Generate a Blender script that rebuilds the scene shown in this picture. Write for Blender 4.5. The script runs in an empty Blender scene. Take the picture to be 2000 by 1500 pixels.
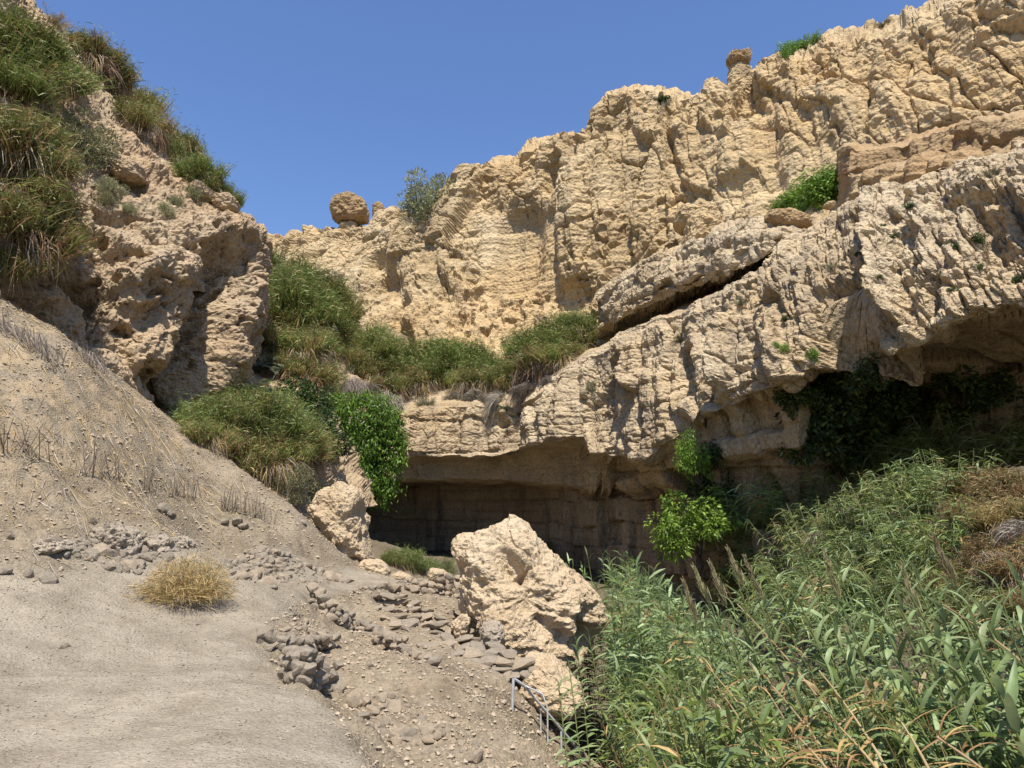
import bpy, math, random
import numpy as np
from mathutils import Vector, Matrix, Euler

# ------------------------------------------------------------------ camera, sky, sun, exposure
SC = bpy.context.scene
COL = SC.collection
CAM_Z, FPX, PITCH = 1.6, 1400.0, math.radians(10.0)
cam_d = bpy.data.cameras.new('camera')
cam_d.sensor_width = 36.0
cam_d.lens = FPX / 2000.0 * 36.0
cam_d.clip_start, cam_d.clip_end = 0.1, 2000.0
cam = bpy.data.objects.new('camera', cam_d)
COL.objects.link(cam)
cam.location = (0, 0, CAM_Z)
cam.rotation_euler = (math.radians(90) + PITCH, 0, 0)
SC.camera = cam

SUN_EL, SUN_AZ = math.radians(65.0), math.radians(2.0)    # azimuth: sun stands behind the camera, a little to the left
to_sun = Vector((math.sin(SUN_AZ) * math.cos(SUN_EL), -math.cos(SUN_AZ) * math.cos(SUN_EL), math.sin(SUN_EL)))
world = bpy.data.worlds.new('World'); SC.world = world; world.use_nodes = True
wn = world.node_tree
sky = wn.nodes.new('ShaderNodeTexSky'); sky.sky_type = 'NISHITA'; sky.sun_disc = False
sky.sun_elevation = SUN_EL
sky.sun_rotation = math.atan2(to_sun.x, to_sun.y)
sky.altitude = 0.0; sky.air_density = 1.3; sky.dust_density = 0.4; sky.ozone_density = 9.0
bg = wn.nodes['Background']; bg.inputs['Strength'].default_value = 0.115
hsv = wn.nodes.new('ShaderNodeHueSaturation'); hsv.inputs['Saturation'].default_value = 1.02; hsv.inputs['Hue'].default_value = 0.508
wn.links.new(sky.outputs[0], hsv.inputs['Color']); wn.links.new(hsv.outputs[0], bg.inputs[0])
sun_d = bpy.data.lights.new('sun', 'SUN'); sun_d.energy = 5.0; sun_d.angle = math.radians(0.53); sun_d.color = (1.0, 0.93, 0.82)
sun = bpy.data.objects.new('sun', sun_d); COL.objects.link(sun)
sun.rotation_euler = to_sun.to_track_quat('Z', 'Y').to_euler()
sun.location = (-10, -30, 60)
vs = SC.view_settings
vs.view_transform = 'Standard'; vs.look = 'None'; vs.gamma = 1.0; vs.exposure = 0.52; vs.use_curve_mapping = False
SC.render.engine = 'CYCLES'
SC.cycles.max_bounces = 4; SC.cycles.diffuse_bounces = 3; SC.cycles.glossy_bounces = 1; SC.cycles.transmission_bounces = 2

# ------------------------------------------------------------------ helpers
rng = np.random.default_rng(11)
R = random.Random(5)
CP, SP = math.cos(PITCH), math.sin(PITCH)

def P(px, py, d):
    """A point of the valley seen at photo pixel (px,py), d metres into the valley."""
    px, py, d = np.asarray(px, float), np.asarray(py, float), np.asarray(d, float)
    a, b = (px - 1000.0) / FPX, (750.0 - py) / FPX
    dy, dz = CP - b * SP, SP + b * CP
    t = d / dy
    return np.stack(np.broadcast_arrays(a * t, d, CAM_Z + dz * t), -1)

def ray(px, py):
    a, b = (px - 1000.0) / FPX, (750.0 - py) / FPX
    return Vector((a, CP - b * SP, SP + b * CP)).normalized()

def nrm(v):
    return v / np.maximum(np.linalg.norm(v, axis=-1, keepdims=True), 1e-9)

def sstep(a, b, x):
    t = np.clip((x - a) / (b - a), 0, 1)
    return t * t * (3 - 2 * t)

def hsh(ix, iy, iz, seed):
    n = (ix.astype(np.uint32) * np.uint32(374761393) + iy.astype(np.uint32) * np.uint32(668265263)
         + iz.astype(np.uint32) * np.uint32(2246822519) + np.uint32((seed * 3266489917) & 0xffffffff))
    n = (n ^ (n >> np.uint32(13))) * np.uint32(1274126177)
    n = (n ^ (n >> np.uint32(16))) * np.uint32(2654435761)
    return n ^ (n >> np.uint32(15))

GR = np.array([[1,1,0],[-1,1,0],[1,-1,0],[-1,-1,0],[1,0,1],[-1,0,1],[1,0,-1],[-1,0,-1],
               [0,1,1],[0,-1,1],[0,1,-1],[0,-1,-1],[1,1,0],[-1,1,0],[0,-1,1],[0,-1,-1]], np.float32)

def gnoise(p, seed=0):
    p = p.astype(np.float32)
    f = np.floor(p); i = f.astype(np.int64); w = p - f
    u = w * w * w * (w * (w * 6 - 15) + 10)
    out = np.zeros(p.shape[0], np.float32)
    for dx in (0, 1):
        for dy in (0, 1):
            for dz in (0, 1):
                g = GR[hsh(i[:, 0] + dx, i[:, 1] + dy, i[:, 2] + dz, seed) & np.uint32(15)]
                dot = g[:, 0] * (w[:, 0] - dx) + g[:, 1] * (w[:, 1] - dy) + g[:, 2] * (w[:, 2] - dz)
                wt = (u[:, 0] if dx else 1 - u[:, 0]) * (u[:, 1] if dy else 1 - u[:, 1]) * (u[:, 2] if dz else 1 - u[:, 2])
                out += wt * dot
    return out

def fbm(p, octs=4, seed=0, gain=0.5):
    s, a, t = 0.0, 1.0, 0.0
    for o in range(octs):
        s = s + a * gnoise(p * (2.03 ** o) + o * 17.3, seed + o)
        a *= gain
    return s

def ridged(p, octs=3, seed=0):
    s, a = 0.0, 1.0
    for o in range(octs):
        s = s + a * (1 - 2.2 * np.abs(gnoise(p * (2.1 ** o) + o * 9.1, seed + o)))
        a *= 0.5
    return s

def worley(p, seed=0, jit=0.8, tilt=0.0):
    """F1, F2 and the nearest cell's random number, tilted like a broken facet (8-cell search)."""
    p = p.astype(np.float32)
    b = np.floor(p - 0.5).astype(np.int64)
    f1 = np.full(len(p), 9.0, np.float32); f2 = f1.copy(); cid = np.zeros(len(p), np.float32)
    for dx in (0, 1):
        for dy in (0, 1):
            for dz in (0, 1):
                cx, cy, cz = b[:, 0] + dx, b[:, 1] + dy, b[:, 2] + dz
                h = hsh(cx, cy, cz, seed)
                ex = cx + ((h & np.uint32(1023)).astype(np.float32) / 1023 - .5) * jit + .5 - p[:, 0]
                ey = cy + (((h >> np.uint32(10)) & np.uint32(1023)).astype(np.float32) / 1023 - .5) * jit + .5 - p[:, 1]
                ez = cz + (((h >> np.uint32(20)) & np.uint32(1023)).astype(np.float32) / 1023 - .5) * jit + .5 - p[:, 2]
                d = np.sqrt(ex * ex + ey * ey + ez * ez)
                near = d < f1
                f2 = np.where(near, f1, np.minimum(f2, d))
                h2 = hsh(cx, cy, cz, seed + 77)
                hr = (h2 & np.uint32(1023)).astype(np.float32) / 1023
                if tilt:
                    hr = hr + tilt * (((h2 >> np.uint32(10)) & np.uint32(1023)).astype(np.float32) / 511 - 1) * ex \
                            + tilt * (((h2 >> np.uint32(20)) & np.uint32(1023)).astype(np.float32) / 511 - 1) * ey
                cid = np.where(near, hr, cid)
                f1 = np.where(near, d, f1)
    return f1, f2, cid

def mesh_np(name, verts, quads=None, tris=None, smooth=True, tint=None):
    me = bpy.data.meshes.new(name)
    verts = np.ascontiguousarray(verts, np.float32)
    nq = 0 if quads is None else len(quads); nt = 0 if tris is None else len(tris)
    me.vertices.add(len(verts)); me.vertices.foreach_set('co', verts.ravel())
    loops = []
    if nq: loops.append(np.asarray(quads, np.int32).ravel())
    if nt: loops.append(np.asarray(tris, np.int32).ravel())
    loops = np.concatenate(loops)
    me.loops.add(len(loops)); me.loops.foreach_set('vertex_index', loops)
    me.polygons.add(nq + nt)
    starts = np.concatenate([np.arange(nq) * 4, nq * 4 + np.arange(nt) * 3]).astype(np.int32)
    tot = np.concatenate([np.full(nq, 4), np.full(nt, 3)]).astype(np.int32)
    me.polygons.foreach_set('loop_start', starts); me.polygons.foreach_set('loop_total', tot)
    me.polygons.foreach_set('use_smooth', np.full(nq + nt, smooth))
    if tint is not None:
        at = me.color_attributes.new('tint', 'FLOAT_COLOR', 'POINT')
        c4 = np.ones((len(verts), 4), np.float32); c4[:, :3] = tint
        at.data.foreach_set('color', c4.ravel())
    me.update(calc_edges=True)
    me.validate()
    return me

def add(name, me, mat=None, parent=None, loc=None, rot=None, scl=None):
    o = bpy.data.objects.new(name, me); COL.objects.link(o)
    if mat is not None and me is not None and not me.materials: me.materials.append(mat)
    if parent is not None: o.parent = parent
    if loc is not None: o.location = loc
    if rot is not None: o.rotation_euler = rot
    if scl is not None: o.scale = scl if hasattr(scl, '__len__') else (scl,) * 3
    return o

def tag(o, label=None, cat=None, group=None, kind=None):
    if label: o['label'] = label
    if cat: o['category'] = cat
    if group: o['group'] = group
    if kind: o['kind'] = kind
    return o

def empty(name, loc=(0, 0, 0), rz=0.0):
    o = bpy.data.objects.new(name, None); COL.objects.link(o)
    o.empty_display_size = 0.2; o.location = loc; o.rotation_euler = (0, 0, rz)
    return o

def grid_quads(nv, nu):
    i = np.arange(nv - 1)[:, None] * nu + np.arange(nu - 1)[None, :]
    return np.stack([i, i + 1, i + nu + 1, i + nu], -1).reshape(-1, 4)

def grid_normals(G, eye=(0, 0, 1.6)):
    du = np.gradient(G, axis=1); dv = np.gradient(G, axis=0)
    n = nrm(np.cross(du, dv))
    if np.mean(np.sum(n * (np.array(eye) - G), -1)) < 0: n = -n
    return n

def smooth_normals(n, k):
    for _ in range(k):
        n = n.copy()
        n[1:-1] = (n[:-2] + 2 * n[1:-1] + n[2:]) / 4
        n[:, 1:-1] = (n[:, :-2] + 2 * n[:, 1:-1] + n[:, 2:]) / 4
    return nrm(n)

# ------------------------------------------------------------------ materials
class NT:
    def __init__(s, name):
        s.m = bpy.data.materials.new(name); s.m.use_nodes = True
        s.t = s.m.node_tree; s.b = s.t.nodes['Principled BSDF']
        s.out = s.t.nodes['Material Output']
        s.b.inputs['Specular IOR Level'].default_value = 0.2
    def n(s, typ, **kw):
        nd = s.t.nodes.new(typ)
        for k, v in kw.items():
            if k.startswith('i_'):
                key = k[2:]; key = int(key) if key.isdigit() else key.replace('_', ' ')
                nd.inputs[key].default_value = v
            else: setattr(nd, k, v)
        return nd
    def l(s, a, b): s.t.links.new(a, b)
    def coords(s, scale=(1, 1, 1), rot=(0, 0, 0)):
        if not hasattr(s, 'tc'): s.tc = s.n('ShaderNodeTexCoord')
        mp = s.n('ShaderNodeMapping'); mp.inputs['Scale'].default_value = scale; mp.inputs['Rotation'].default_value = rot
        s.l(s.tc.outputs['Object'], mp.inputs[0]); return mp.outputs[0]
    def noise(s, vec, scale, detail=6, rough=0.6, dist=0.0):
        nd = s.n('ShaderNodeTexNoise'); nd.inputs['Scale'].default_value = scale; nd.inputs['Detail'].default_value = detail
        nd.inputs['Roughness'].default_value = rough; nd.inputs['Distortion'].default_value = dist
        s.l(vec, nd.inputs['Vector']); return nd.outputs[0]
    def vor(s, vec, scale, feature='F1', out=0):
        nd = s.n('ShaderNodeTexVoronoi', feature=feature); nd.inputs['Scale'].default_value = scale
        s.l(vec, nd.inputs['Vector']); return nd.outputs[out]
    def ramp(s, fac, stops):
        r = s.n('ShaderNodeValToRGB'); e = r.color_ramp.elements
        while len(e) < len(stops): e.new(0.5)
        for k, (p, c) in enumerate(stops):
            e[k].position = p; e[k].color = (*c, 1) if len(c) == 3 else c
        s.l(fac, r.inputs[0]); return r.outputs[0]
    def mix(s, fac, a, b, mode='MIX'):
        m = s.n('ShaderNodeMix', data_type='RGBA', blend_type=mode)
        for sock, v in ((m.inputs['Factor'], fac), (m.inputs['A'], a), (m.inputs['B'], b)):
            if hasattr(v, 'node'): s.l(v, sock)
            elif isinstance(v, (int, float)): sock.default_value = v
            else: sock.default_value = (*v, 1)
        return m.outputs['Result']
    def math(s, op, a, b=None):
        m = s.n('ShaderNodeMath', operation=op)
        for k, v in enumerate((a, b)):
            if v is None: continue
            if hasattr(v, 'node'): s.l(v, m.inputs[k])
            else: m.inputs[k].default_value = v
        return m.outputs[0]
    def bump(s, h, strength, dist, prev=None):
        b = s.n('ShaderNodeBump'); b.inputs['Strength'].default_value = strength; b.inputs['Distance'].default_value = dist
        s.l(h, b.inputs['Height'])
        if prev is not None: s.l(prev, b.inputs['Normal'])
        return b.outputs[0]

def rock_mat(name, c_lo, c_mid, c_hi, warm, grey, strata=0.5, fine=1.0, shear=0.0, streak=0.4):
    k = NT(name)
    v = k.coords()
    base = k.ramp(k.noise(v, 0.35 * fine, 4, 0.7), [(0.3, c_lo), (0.5, c_mid), (0.72, c_hi)])
    tint = k.ramp(k.noise(v, 0.11 * fine, 2, 0.6), [(0.42, (0, 0, 0)), (0.62, (1, 1, 1))])
    base = k.mix(k.math('MULTIPLY', tint, 0.55), base, warm)
    # bedding: thin level bands of slightly different stone
    vb = k.coords((0.12, 0.12, 2.6), (shear, 0, 0))
    band = k.ramp(k.noise(vb, 1.0, 3, 0.7), [(0.36, (0.62, 0.58, 0.52)), (0.5, (1, 1, 1)), (0.66, (1.12, 1.08, 1.0))])
    base = k.mix(strata, base, band, 'MULTIPLY')
    # weathering: grey patina and dark mineral streaks
    vs_ = k.coords((1.1, 1.1, 0.16))
    st = k.ramp(k.noise(vs_, 0.9 * fine, 4, 0.7), [(0.5, (0, 0, 0)), (0.68, (1, 1, 1))])
    base = k.mix(k.math('MULTIPLY', st, streak), base, grey)
    sp = k.ramp(k.noise(v, 9.0 * fine, 2, 0.75), [(0.33, (0.5, 0.45, 0.4)), (0.5, (1, 1, 1)), (0.7, (1.15, 1.12, 1.08))])
    base = k.mix(0.6, base, sp, 'MULTIPLY')
    k.l(base, k.b.inputs['Base Color']); k.b.inputs['Roughness'].default_value = 0.95
    h1 = k.noise(v, 3.5 * fine, 3, 0.8)
    h2 = k.vor(v, 6.0 * fine, 'F1')
    b = k.bump(k.math('ADD', h1, k.math('MULTIPLY', h2, 0.35)), 0.6, 0.28 / fine)
    k.l(b, k.b.inputs['Normal'])
    return k.m

M = {}
M['lower'] = rock_mat('limestone_lower', (0.310, 0.241, 0.152), (0.431, 0.344, 0.226), (0.531, 0.443, 0.305), (0.441, 0.325, 0.185), (0.251, 0.206, 0.152), 0.35, 1.0, 0.0, 0.62)
M['upper'] = rock_mat('limestone_upper', (0.339, 0.249, 0.138), (0.464, 0.359, 0.211), (0.542, 0.440, 0.285), (0.484, 0.335, 0.165), (0.290, 0.224, 0.147), 0.5, 0.7, 0.0, 0.4)
M['left'] = rock_mat('tufa_left', (0.296, 0.210, 0.126), (0.385, 0.293, 0.189), (0.466, 0.367, 0.243), (0.413, 0.289, 0.168), (0.260, 0.214, 0.164), 0.2, 1.5, 0.0, 0.35)
M['boulder'] = rock_mat('boulder_rock', (0.370, 0.278, 0.174), (0.470, 0.373, 0.247), (0.529, 0.440, 0.312), (0.462, 0.340, 0.207), (0.370, 0.315, 0.243), 0.12, 2.2, 0.0, 0.2)
M['orange'] = rock_mat('rim_rock', (0.264, 0.179, 0.095), (0.368, 0.265, 0.148), (0.432, 0.328, 0.201), (0.376, 0.234, 0.114), (0.240, 0.179, 0.118), 0.45, 1.6, 0.0, 0.3)
M['stone'] = rock_mat('wall_stone', (0.252, 0.212, 0.160), (0.344, 0.295, 0.228), (0.437, 0.382, 0.304), (0.370, 0.303, 0.220), (0.286, 0.249, 0.208), 0.1, 5.0, 0.0, 0.3)
M['palestone'] = rock_mat('pale_stone', (0.328, 0.263, 0.186), (0.426, 0.352, 0.261), (0.508, 0.429, 0.332), (0.426, 0.332, 0.221), (0.344, 0.300, 0.245), 0.1, 5.0, 0.0, 0.25)

M['cave'] = rock_mat('streaked_cave_rock', (0.218, 0.164, 0.100), (0.336, 0.262, 0.172), (0.420, 0.336, 0.232), (0.319, 0.230, 0.128), (0.067, 0.056, 0.042), 0.5, 1.0, 0.0, 0.75)  # cave wall: darker base than the outer cliff, with dark stain streaks

def ground_mat():
    k = NT('dusty_gravel'); v = k.coords()
    base = k.ramp(k.noise(v, 0.55, 4, 0.65), [(0.3, (0.235, 0.205, 0.158)), (0.5, (0.285, 0.251, 0.197)), (0.7, (0.325, 0.288, 0.228))])
    cell = k.ramp(k.vor(v, 26, 'F1', 1), [(0.0, (0.62, 0.58, 0.52)), (0.5, (1, 1, 1)), (1.0, (1.3, 1.25, 1.15))])
    at = k.n('ShaderNodeVertexColor', layer_name='tint')
    sep = k.n('ShaderNodeSeparateColor'); k.l(at.outputs[0], sep.inputs[0])
    pat = k.ramp(k.noise(v, 1.7, 4, 0.7), [(0.35, (0.80, 0.77, 0.73)), (0.6, (1.08, 1.07, 1.05))])
    base = k.mix(1.0, base, pat, 'MULTIPLY')
    base = k.mix(k.math('MULTIPLY', sep.outputs[0], 0.7), base, cell, 'MULTIPLY')           # red: how gravelly
    base = k.mix(k.math('MULTIPLY', k.ramp(sep.outputs[0], [(0.35, (0, 0, 0)), (0.95, (1, 1, 1))]), 0.75), base, (0.80, 0.755, 0.69), 'MULTIPLY')
    strawn = k.ramp(k.noise(v, 2.0, 3, 0.7), [(0.45, (0, 0, 0)), (0.6, (1, 1, 1))])
    base = k.mix(k.math('MULTIPLY', k.math('MULTIPLY', sep.outputs[1], strawn), 0.7), base, (0.40, 0.30, 0.185))  # green: litter
    base = k.mix(k.math('MULTIPLY', sep.outputs[2], 0.85), base, (0.12, 0.095, 0.06))         # blue: damp leaf mould in the gully
    sp = k.ramp(k.noise(v, 38, 3, 0.85), [(0.34, (0.42, 0.40, 0.37)), (0.45, (1, 1, 1)), (0.7, (1.14, 1.12, 1.08))])
    base = k.mix(0.65, base, sp, 'MULTIPLY')
    k.l(base, k.b.inputs['Base Color']); k.b.inputs['Roughness'].default_value = 0.97
    b = k.bump(k.math('ADD', k.noise(v, 30, 3, 0.8), k.math('MULTIPLY', k.vor(v, 30, 'F1'), 0.8)), 0.7, 0.03)
    k.l(b, k.b.inputs['Normal']); return k.m
M['ground'] = ground_mat()

def leaf_mat(name, trans=0.3, rough=0.5, var=0.25):
    k = NT(name)
    at = k.n('ShaderNodeVertexColor', layer_name='tint')
    oi = k.n('ShaderNodeObjectInfo')
    v = k.coords()
    nz = k.noise(v, 3.0, 3, 0.6)
    br = k.ramp(nz, [(0.3, (1 - var,) * 3), (0.7, (1 + var,) * 3)])
    c = k.mix(1.0, at.outputs[0], br, 'MULTIPLY')
    hs = k.n('ShaderNodeHueSaturation'); k.l(c, hs.inputs['Color'])
    k.l(k.math('ADD', k.math('MULTIPLY', oi.outputs['Random'], 0.03), 0.485), hs.inputs['Hue'])
    k.l(k.math('ADD', k.math('MULTIPLY', oi.outputs['Random'], 0.3), 0.85), hs.inputs['Value'])
    k.l(hs.outputs[0], k.b.inputs['Base Color']); k.b.inputs['Roughness'].default_value = rough
    k.b.inputs['Specular IOR Level'].default_value = 0.3
    tr = k.n('ShaderNodeBsdfTranslucent'); k.l(hs.outputs[0], tr.inputs[0])
    mx = k.n('ShaderNodeMixShader'); mx.inputs[0].default_value = trans
    k.l(k.b.outputs[0], mx.inputs[1]); k.l(tr.outputs[0], mx.inputs[2]); k.l(mx.outputs[0], k.out.inputs[0])
    return k.m
M['leaf'] = leaf_mat('green_leaf', 0.32, 0.45)
M['straw'] = leaf_mat('dry_straw', 0.15, 0.8)

def plain_mat(name, c, rough, metal=0.0, scale=40.0, amt=0.3):
    k = NT(name); v = k.coords()
    r = k.ramp(k.noise(v, scale, 5, 0.7), [(0.3, tuple(x * (1 - amt) for x in c)), (0.7, tuple(x * (1 + amt) for x in c))])
    k.l(r, k.b.inputs['Base Color']); k.b.inputs['Roughness'].default_value = rough; k.b.inputs['Metallic'].default_value = metal
    return k.m
M['steel'] = plain_mat('galvanised_steel', (0.56, 0.57, 0.58), 0.5, 0.25)
M['bark'] = plain_mat('bark', (0.16, 0.12, 0.085), 0.9, 0, 25)

# ------------------------------------------------------------------ the valley floor and the gravel slope
def tps_fit(pts):
    pts = np.asarray(pts); xy, z = pts[:, :2], pts[:, 2]
    n = len(pts)
    r = np.linalg.norm(xy[:, None] - xy[None], axis=-1)
    K = np.where(r > 0, r * r * np.log(np.maximum(r, 1e-9)), 0) + np.eye(n) * 0.35
    Pm = np.c_[np.ones(n), xy]
    A = np.zeros((n + 3, n + 3)); A[:n, :n] = K; A[:n, n:] = Pm; A[n:, :n] = Pm.T
    w = np.linalg.solve(A, np.r_[z, 0, 0, 0])
    return xy, w
def tps_eval(fit, q):
    xy, w = fit; n = len(xy)
    out = w[n] + q @ w[n + 1:]
    for k in range(n):
        r2 = (q[:, 0] - xy[k, 0]) ** 2 + (q[:, 1] - xy[k, 1]) ** 2
        out += w[k] * 0.5 * r2 * np.log(np.maximum(r2, 1e-12))
    return out

gp = [(-4, 3, 0), (-2, 3, 0), (0, 1, -0.02), (-3, 6, 0), (-4, 9, 0), (-5.5, 6, .12), (-3.3, 13, 0.02), (-3.2, 17, 0.05), (-1.2, 4.0, 0),
      (-2.3, 7, 0), (-3, 10, 0), (-8, 2, .5), (-12, 3, 2.2), (-6, -6, .2), (0, -6, 0), (4, -6, -.8), (-14, -6, 2.5), (-22, 4, 7), (-20, 14, 9), (-24, -8, 8)]
for t in [(0, 1250, 8), (0, 1100, 9.5), (0, 900, 11.2), (0, 760, 12.4), (0, 650, 13.6), (150, 900, 12.6), (150, 1050, 11.2), (180, 720, 15), (340, 830, 18),
          (250, 1000, 12.6), (300, 1000, 13), (440, 1085, 13.4), (440, 1150, 14.3), (640, 1133, 16.6), (690, 1100, 18.4), (600, 1020, 17.8), (480, 920, 18),
          (-300, 800, 11), (-300, 1000, 9), (400, 950, 16.5), (520, 1060, 15.5),
          (1000, 1400, 9.6), (1100, 1490, 7.4), (1000, 1300, 12.6), (850, 1410, 7.9), (900, 1310, 11), (800, 1460, 6.2), (760, 1260, 12.2), (700, 1330, 9.4),
          (720, 1205, 13.6), (900, 1210, 14.6), (780, 1160, 15.4), (900, 1500, 5.9), (1000, 1560, 5.4), (1050, 1350, 11.3),
          (760, 1100, 22), (850, 1105, 26), (1000, 1095, 40), (700, 1090, 40), (600, 1090, 40), (850, 1150, 17.5)]:
    gp.append(tuple(P(*t)))
gp += [(1.9, 7, -3.6), (1.6, 10, -3.4), (2.0, 13, -3.6), (2.6, 4, -3.2), (2.6, 0, -2.4), (3.5, 9, -4.0), (3.5, 14, -4), (2.5, 18, -3.6), (1, 22, -2.4), (5, 20, -3),
       (1.0, 16.5, -1.8), (6, 6, -3.4), (5.5, 2, -3.2), (9, 4, -2.6), (4.2, 28, -2.2), (2, 35, -1.6), (8, 0, -2.6), (8, -8, -1.6), (14, 0, -1)]
for t in [(1500, 1170, 12.2), (1700, 990, 14.8), (1700, 1120, 12.4), (1950, 940, 12.6), (1950, 1120, 10.4), (2200, 1050, 9), (1560, 1040, 15), (1800, 1060, 12.4)]:
    gp.append(tuple(P(*t)))
# beyond the crest of the slope the ground drops into the gully
gp += [(-6, 24, .6), (-9, 26, 2.5), (-12, 24, 4.5), (-16, 22, 7), (-9, 21, 3.2), (-5.5, 20.5, .5), (-14, 40, 2), (-30, 30, 8), (-30, 50, 8), (30, 30, 0), (30, 50, 0), (20, 10, 1), (0, 50, -1), (30, -8, 1)]
TPS = tps_fit(gp)
edge_px = [(760, 1560), (705, 1480), (660, 1400), (620, 1352), (560, 1325), (548, 1290), (495, 1245), (560, 1195), (610, 1165), (680, 1150), (760, 1140), (800, 1128)]
EDGE = np.array([(lambda v: (v[0] * t, v[1] * t))(ray(a, b)) for a, b in edge_px for t in [1.6 / -ray(a, b).z]])
def edge_sd(q):
    """distance to the right of the path's edge (negative on the path)"""
    best = np.full(len(q), 1e9); sgn = np.ones(len(q))
    for a, b in zip(EDGE[:-1], EDGE[1:]):
        e = b - a; w = q - a
        t = np.clip((w @ e) / (e @ e), 0, 1)
        dv = w - t[:, None] * e
        d = np.hypot(dv[:, 0], dv[:, 1])
        cr = e[1] * w[:, 0] - e[0] * w[:, 1]
        m = d < best
        best = np.where(m, d, best); sgn = np.where(m, np.sign(cr), sgn)
    return best * sgn

def path_mask(q):
    sd = edge_sd(q)
    w = np.interp(q[:, 1], [0, 5, 9, 13, 18], [5.2, 4.6, 3.2, 1.9, 1.3])
    return (1 - sstep(-0.05, 0.22, sd)) * (1 - sstep(w * .8, w * 1.25, -sd)) * (1 - sstep(17, 19, q[:, 1])), sd

def ground_h(q, fine=True):
    z = tps_eval(TPS, q)
    pm, sd = path_mask(q)
    near = (1 - sstep(15.5, 17.5, q[:, 1])) * sstep(3.0, 5.0, q[:, 1])
    sdn = sd + .35 * fbm(np.c_[q, q[:, 0] * 0] / 1.1, 2, 19)
    drop = sstep(0.0, 0.6, sdn) * (1 - sstep(0.6, 2.3, sdn)) * near
    z = z - 0.24 * drop
    flat = (1 - pm)
    p3 = np.c_[q, np.zeros(len(q))]
    z += fbm(p3 / 3.0, 3, 3) * 0.14 * flat + fbm(p3 / 1.6, 2, 9) * 0.05 * pm
    z += fbm(p3 / 0.8, 4, 5) * 0.10 * flat
    if fine:
        z += fbm(p3 / 0.22, 3, 7) * (0.020 + 0.035 * flat)
        z += np.maximum(0, fbm(p3 / 0.12, 2, 15)) * (0.008 + 0.035 * flat)
    return z, pm, sd

ty = np.linspace(0, 1, 620)
gy = -12 + 72 * (0.10 * ty + 0.90 * ty ** 1.0)
gy = np.concatenate([np.linspace(-12, 2.6, 30)[:-1], np.geomspace(2.6 + 1, 24 + 1, 400) - 1, np.linspace(24, 62, 50)[1:]])
gx = np.concatenate([np.linspace(-40, -13, 30)[:-1], np.linspace(-13, 4.5, 440), np.linspace(4.5, 13, 60)[1:], np.linspace(13, 40, 24)[1:]])
GX, GY = np.meshgrid(gx, gy)
q = np.c_[GX.ravel(), GY.ravel()]
z, pm, sd = ground_h(q)
gm = np.zeros((len(q), 3), np.float32)
lx = -q[:, 0]
gm[:, 0] = np.clip(0.30 + 0.7 * (1 - pm), 0, 1)
gm[:, 1] = sstep(6.0, 8.5, lx) * (1 - pm) * 0.9 + sstep(0.3, 1.2, sd) * (1 - sstep(2.5, 4.5, q[:, 0])) * 0.28 * (q[:, 1] < 16)
gm[:, 2] = np.maximum(sstep(0.9, 1.8, q[:, 0]) * (1 - sstep(40, 45, q[:, 1])), sstep(20, 22, q[:, 1]) * 0.7)
ground = add('ground', mesh_np('ground', np.c_[q, z], grid_quads(len(gy), len(gx)), tint=gm), M['ground'])
tag(ground, 'pale dusty gravel ground with footpath and talus slope', None, None, 'structure')

def G(x, y):
    return float(ground_h(np.array([[x, y]], float))[0][0])

# ------------------------------------------------------------------ cliffs
def rows_to_grid(rows, nu, counts, x0=None, x1=None, by_x=True, smooth_u=0):
    """rows: feature lines of the rock face from bottom to top, each a list of (px, py, depth); lofted into a grid."""
    res = []
    for r in rows:
        r = np.array(r, float)
        if by_x:
            xs = np.linspace(x0, x1, nu)
            a = np.stack([xs, np.interp(xs, r[:, 0], r[:, 1]), np.interp(xs, r[:, 0], r[:, 2])], -1)
        else:
            s = np.linspace(0, len(r) - 1, nu)
            k = np.arange(len(r))
            a = np.stack([np.interp(s, k, r[:, c]) for c in range(3)], -1)
        for _ in range(smooth_u):
            a[1:-1] = (a[:-2] + 2 * a[1:-1] + a[2:]) / 4
        res.append(a)
    out, idx = [], []
    for i, c in enumerate(counts):
        t = np.arange(c) / c
        for tt in t:
            out.append(res[i] * (1 - tt) + res[i + 1] * tt); idx.append(i + tt)
    out.append(res[-1]); idx.append(len(counts))
    A = np.array(out)
    return P(A[..., 0], A[..., 1], A[..., 2]), A, np.repeat(np.array(idx)[:, None], nu, 1)

def capsules(p, items):
    """Hollows and bosses: (point a, point b, radius, depth) with depth > 0 carving inward."""
    d = np.zeros(len(p))
    for a, b, r, dep in items:
        a, b = np.array(a), np.array(b); e = b - a
        t = np.clip(((p - a) @ e) / max(e @ e, 1e-9), 0, 1)
        dist = np.linalg.norm(p - a - t[:, None] * e, axis=1)
        d -= dep * (1 - sstep(0.35 * r, r, dist))
    return d

def build_cliff(name, Gd, disp1, disp2, mat, label, ksm=70):
    nv, nu = Gd.shape[:2]
    n = smooth_normals(grid_normals(Gd), ksm).reshape(-1, 3)
    p = Gd.reshape(-1, 3)
    D = disp1(p).reshape(nv, nu)
    for _ in range(3):
        D[1:-1] = (D[:-2] + 2 * D[1:-1] + D[2:]) / 4
        D[:, 1:-1] = (D[:, :-2] + 2 * D[:, 1:-1] + D[:, 2:]) / 4
    p = p + n * D.reshape(-1, 1)
    n2 = smooth_normals(grid_normals(p.reshape(nv, nu, 3)), 8).reshape(-1, 3)
    n2 = nrm(n * 1.2 + n2)
    p = p + n2 * disp2(p)[:, None]
    o = add(name, mesh_np(name, p, grid_quads(nv, nu), smooth=False), mat)
    return tag(o, label, None, None, 'structure')

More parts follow.
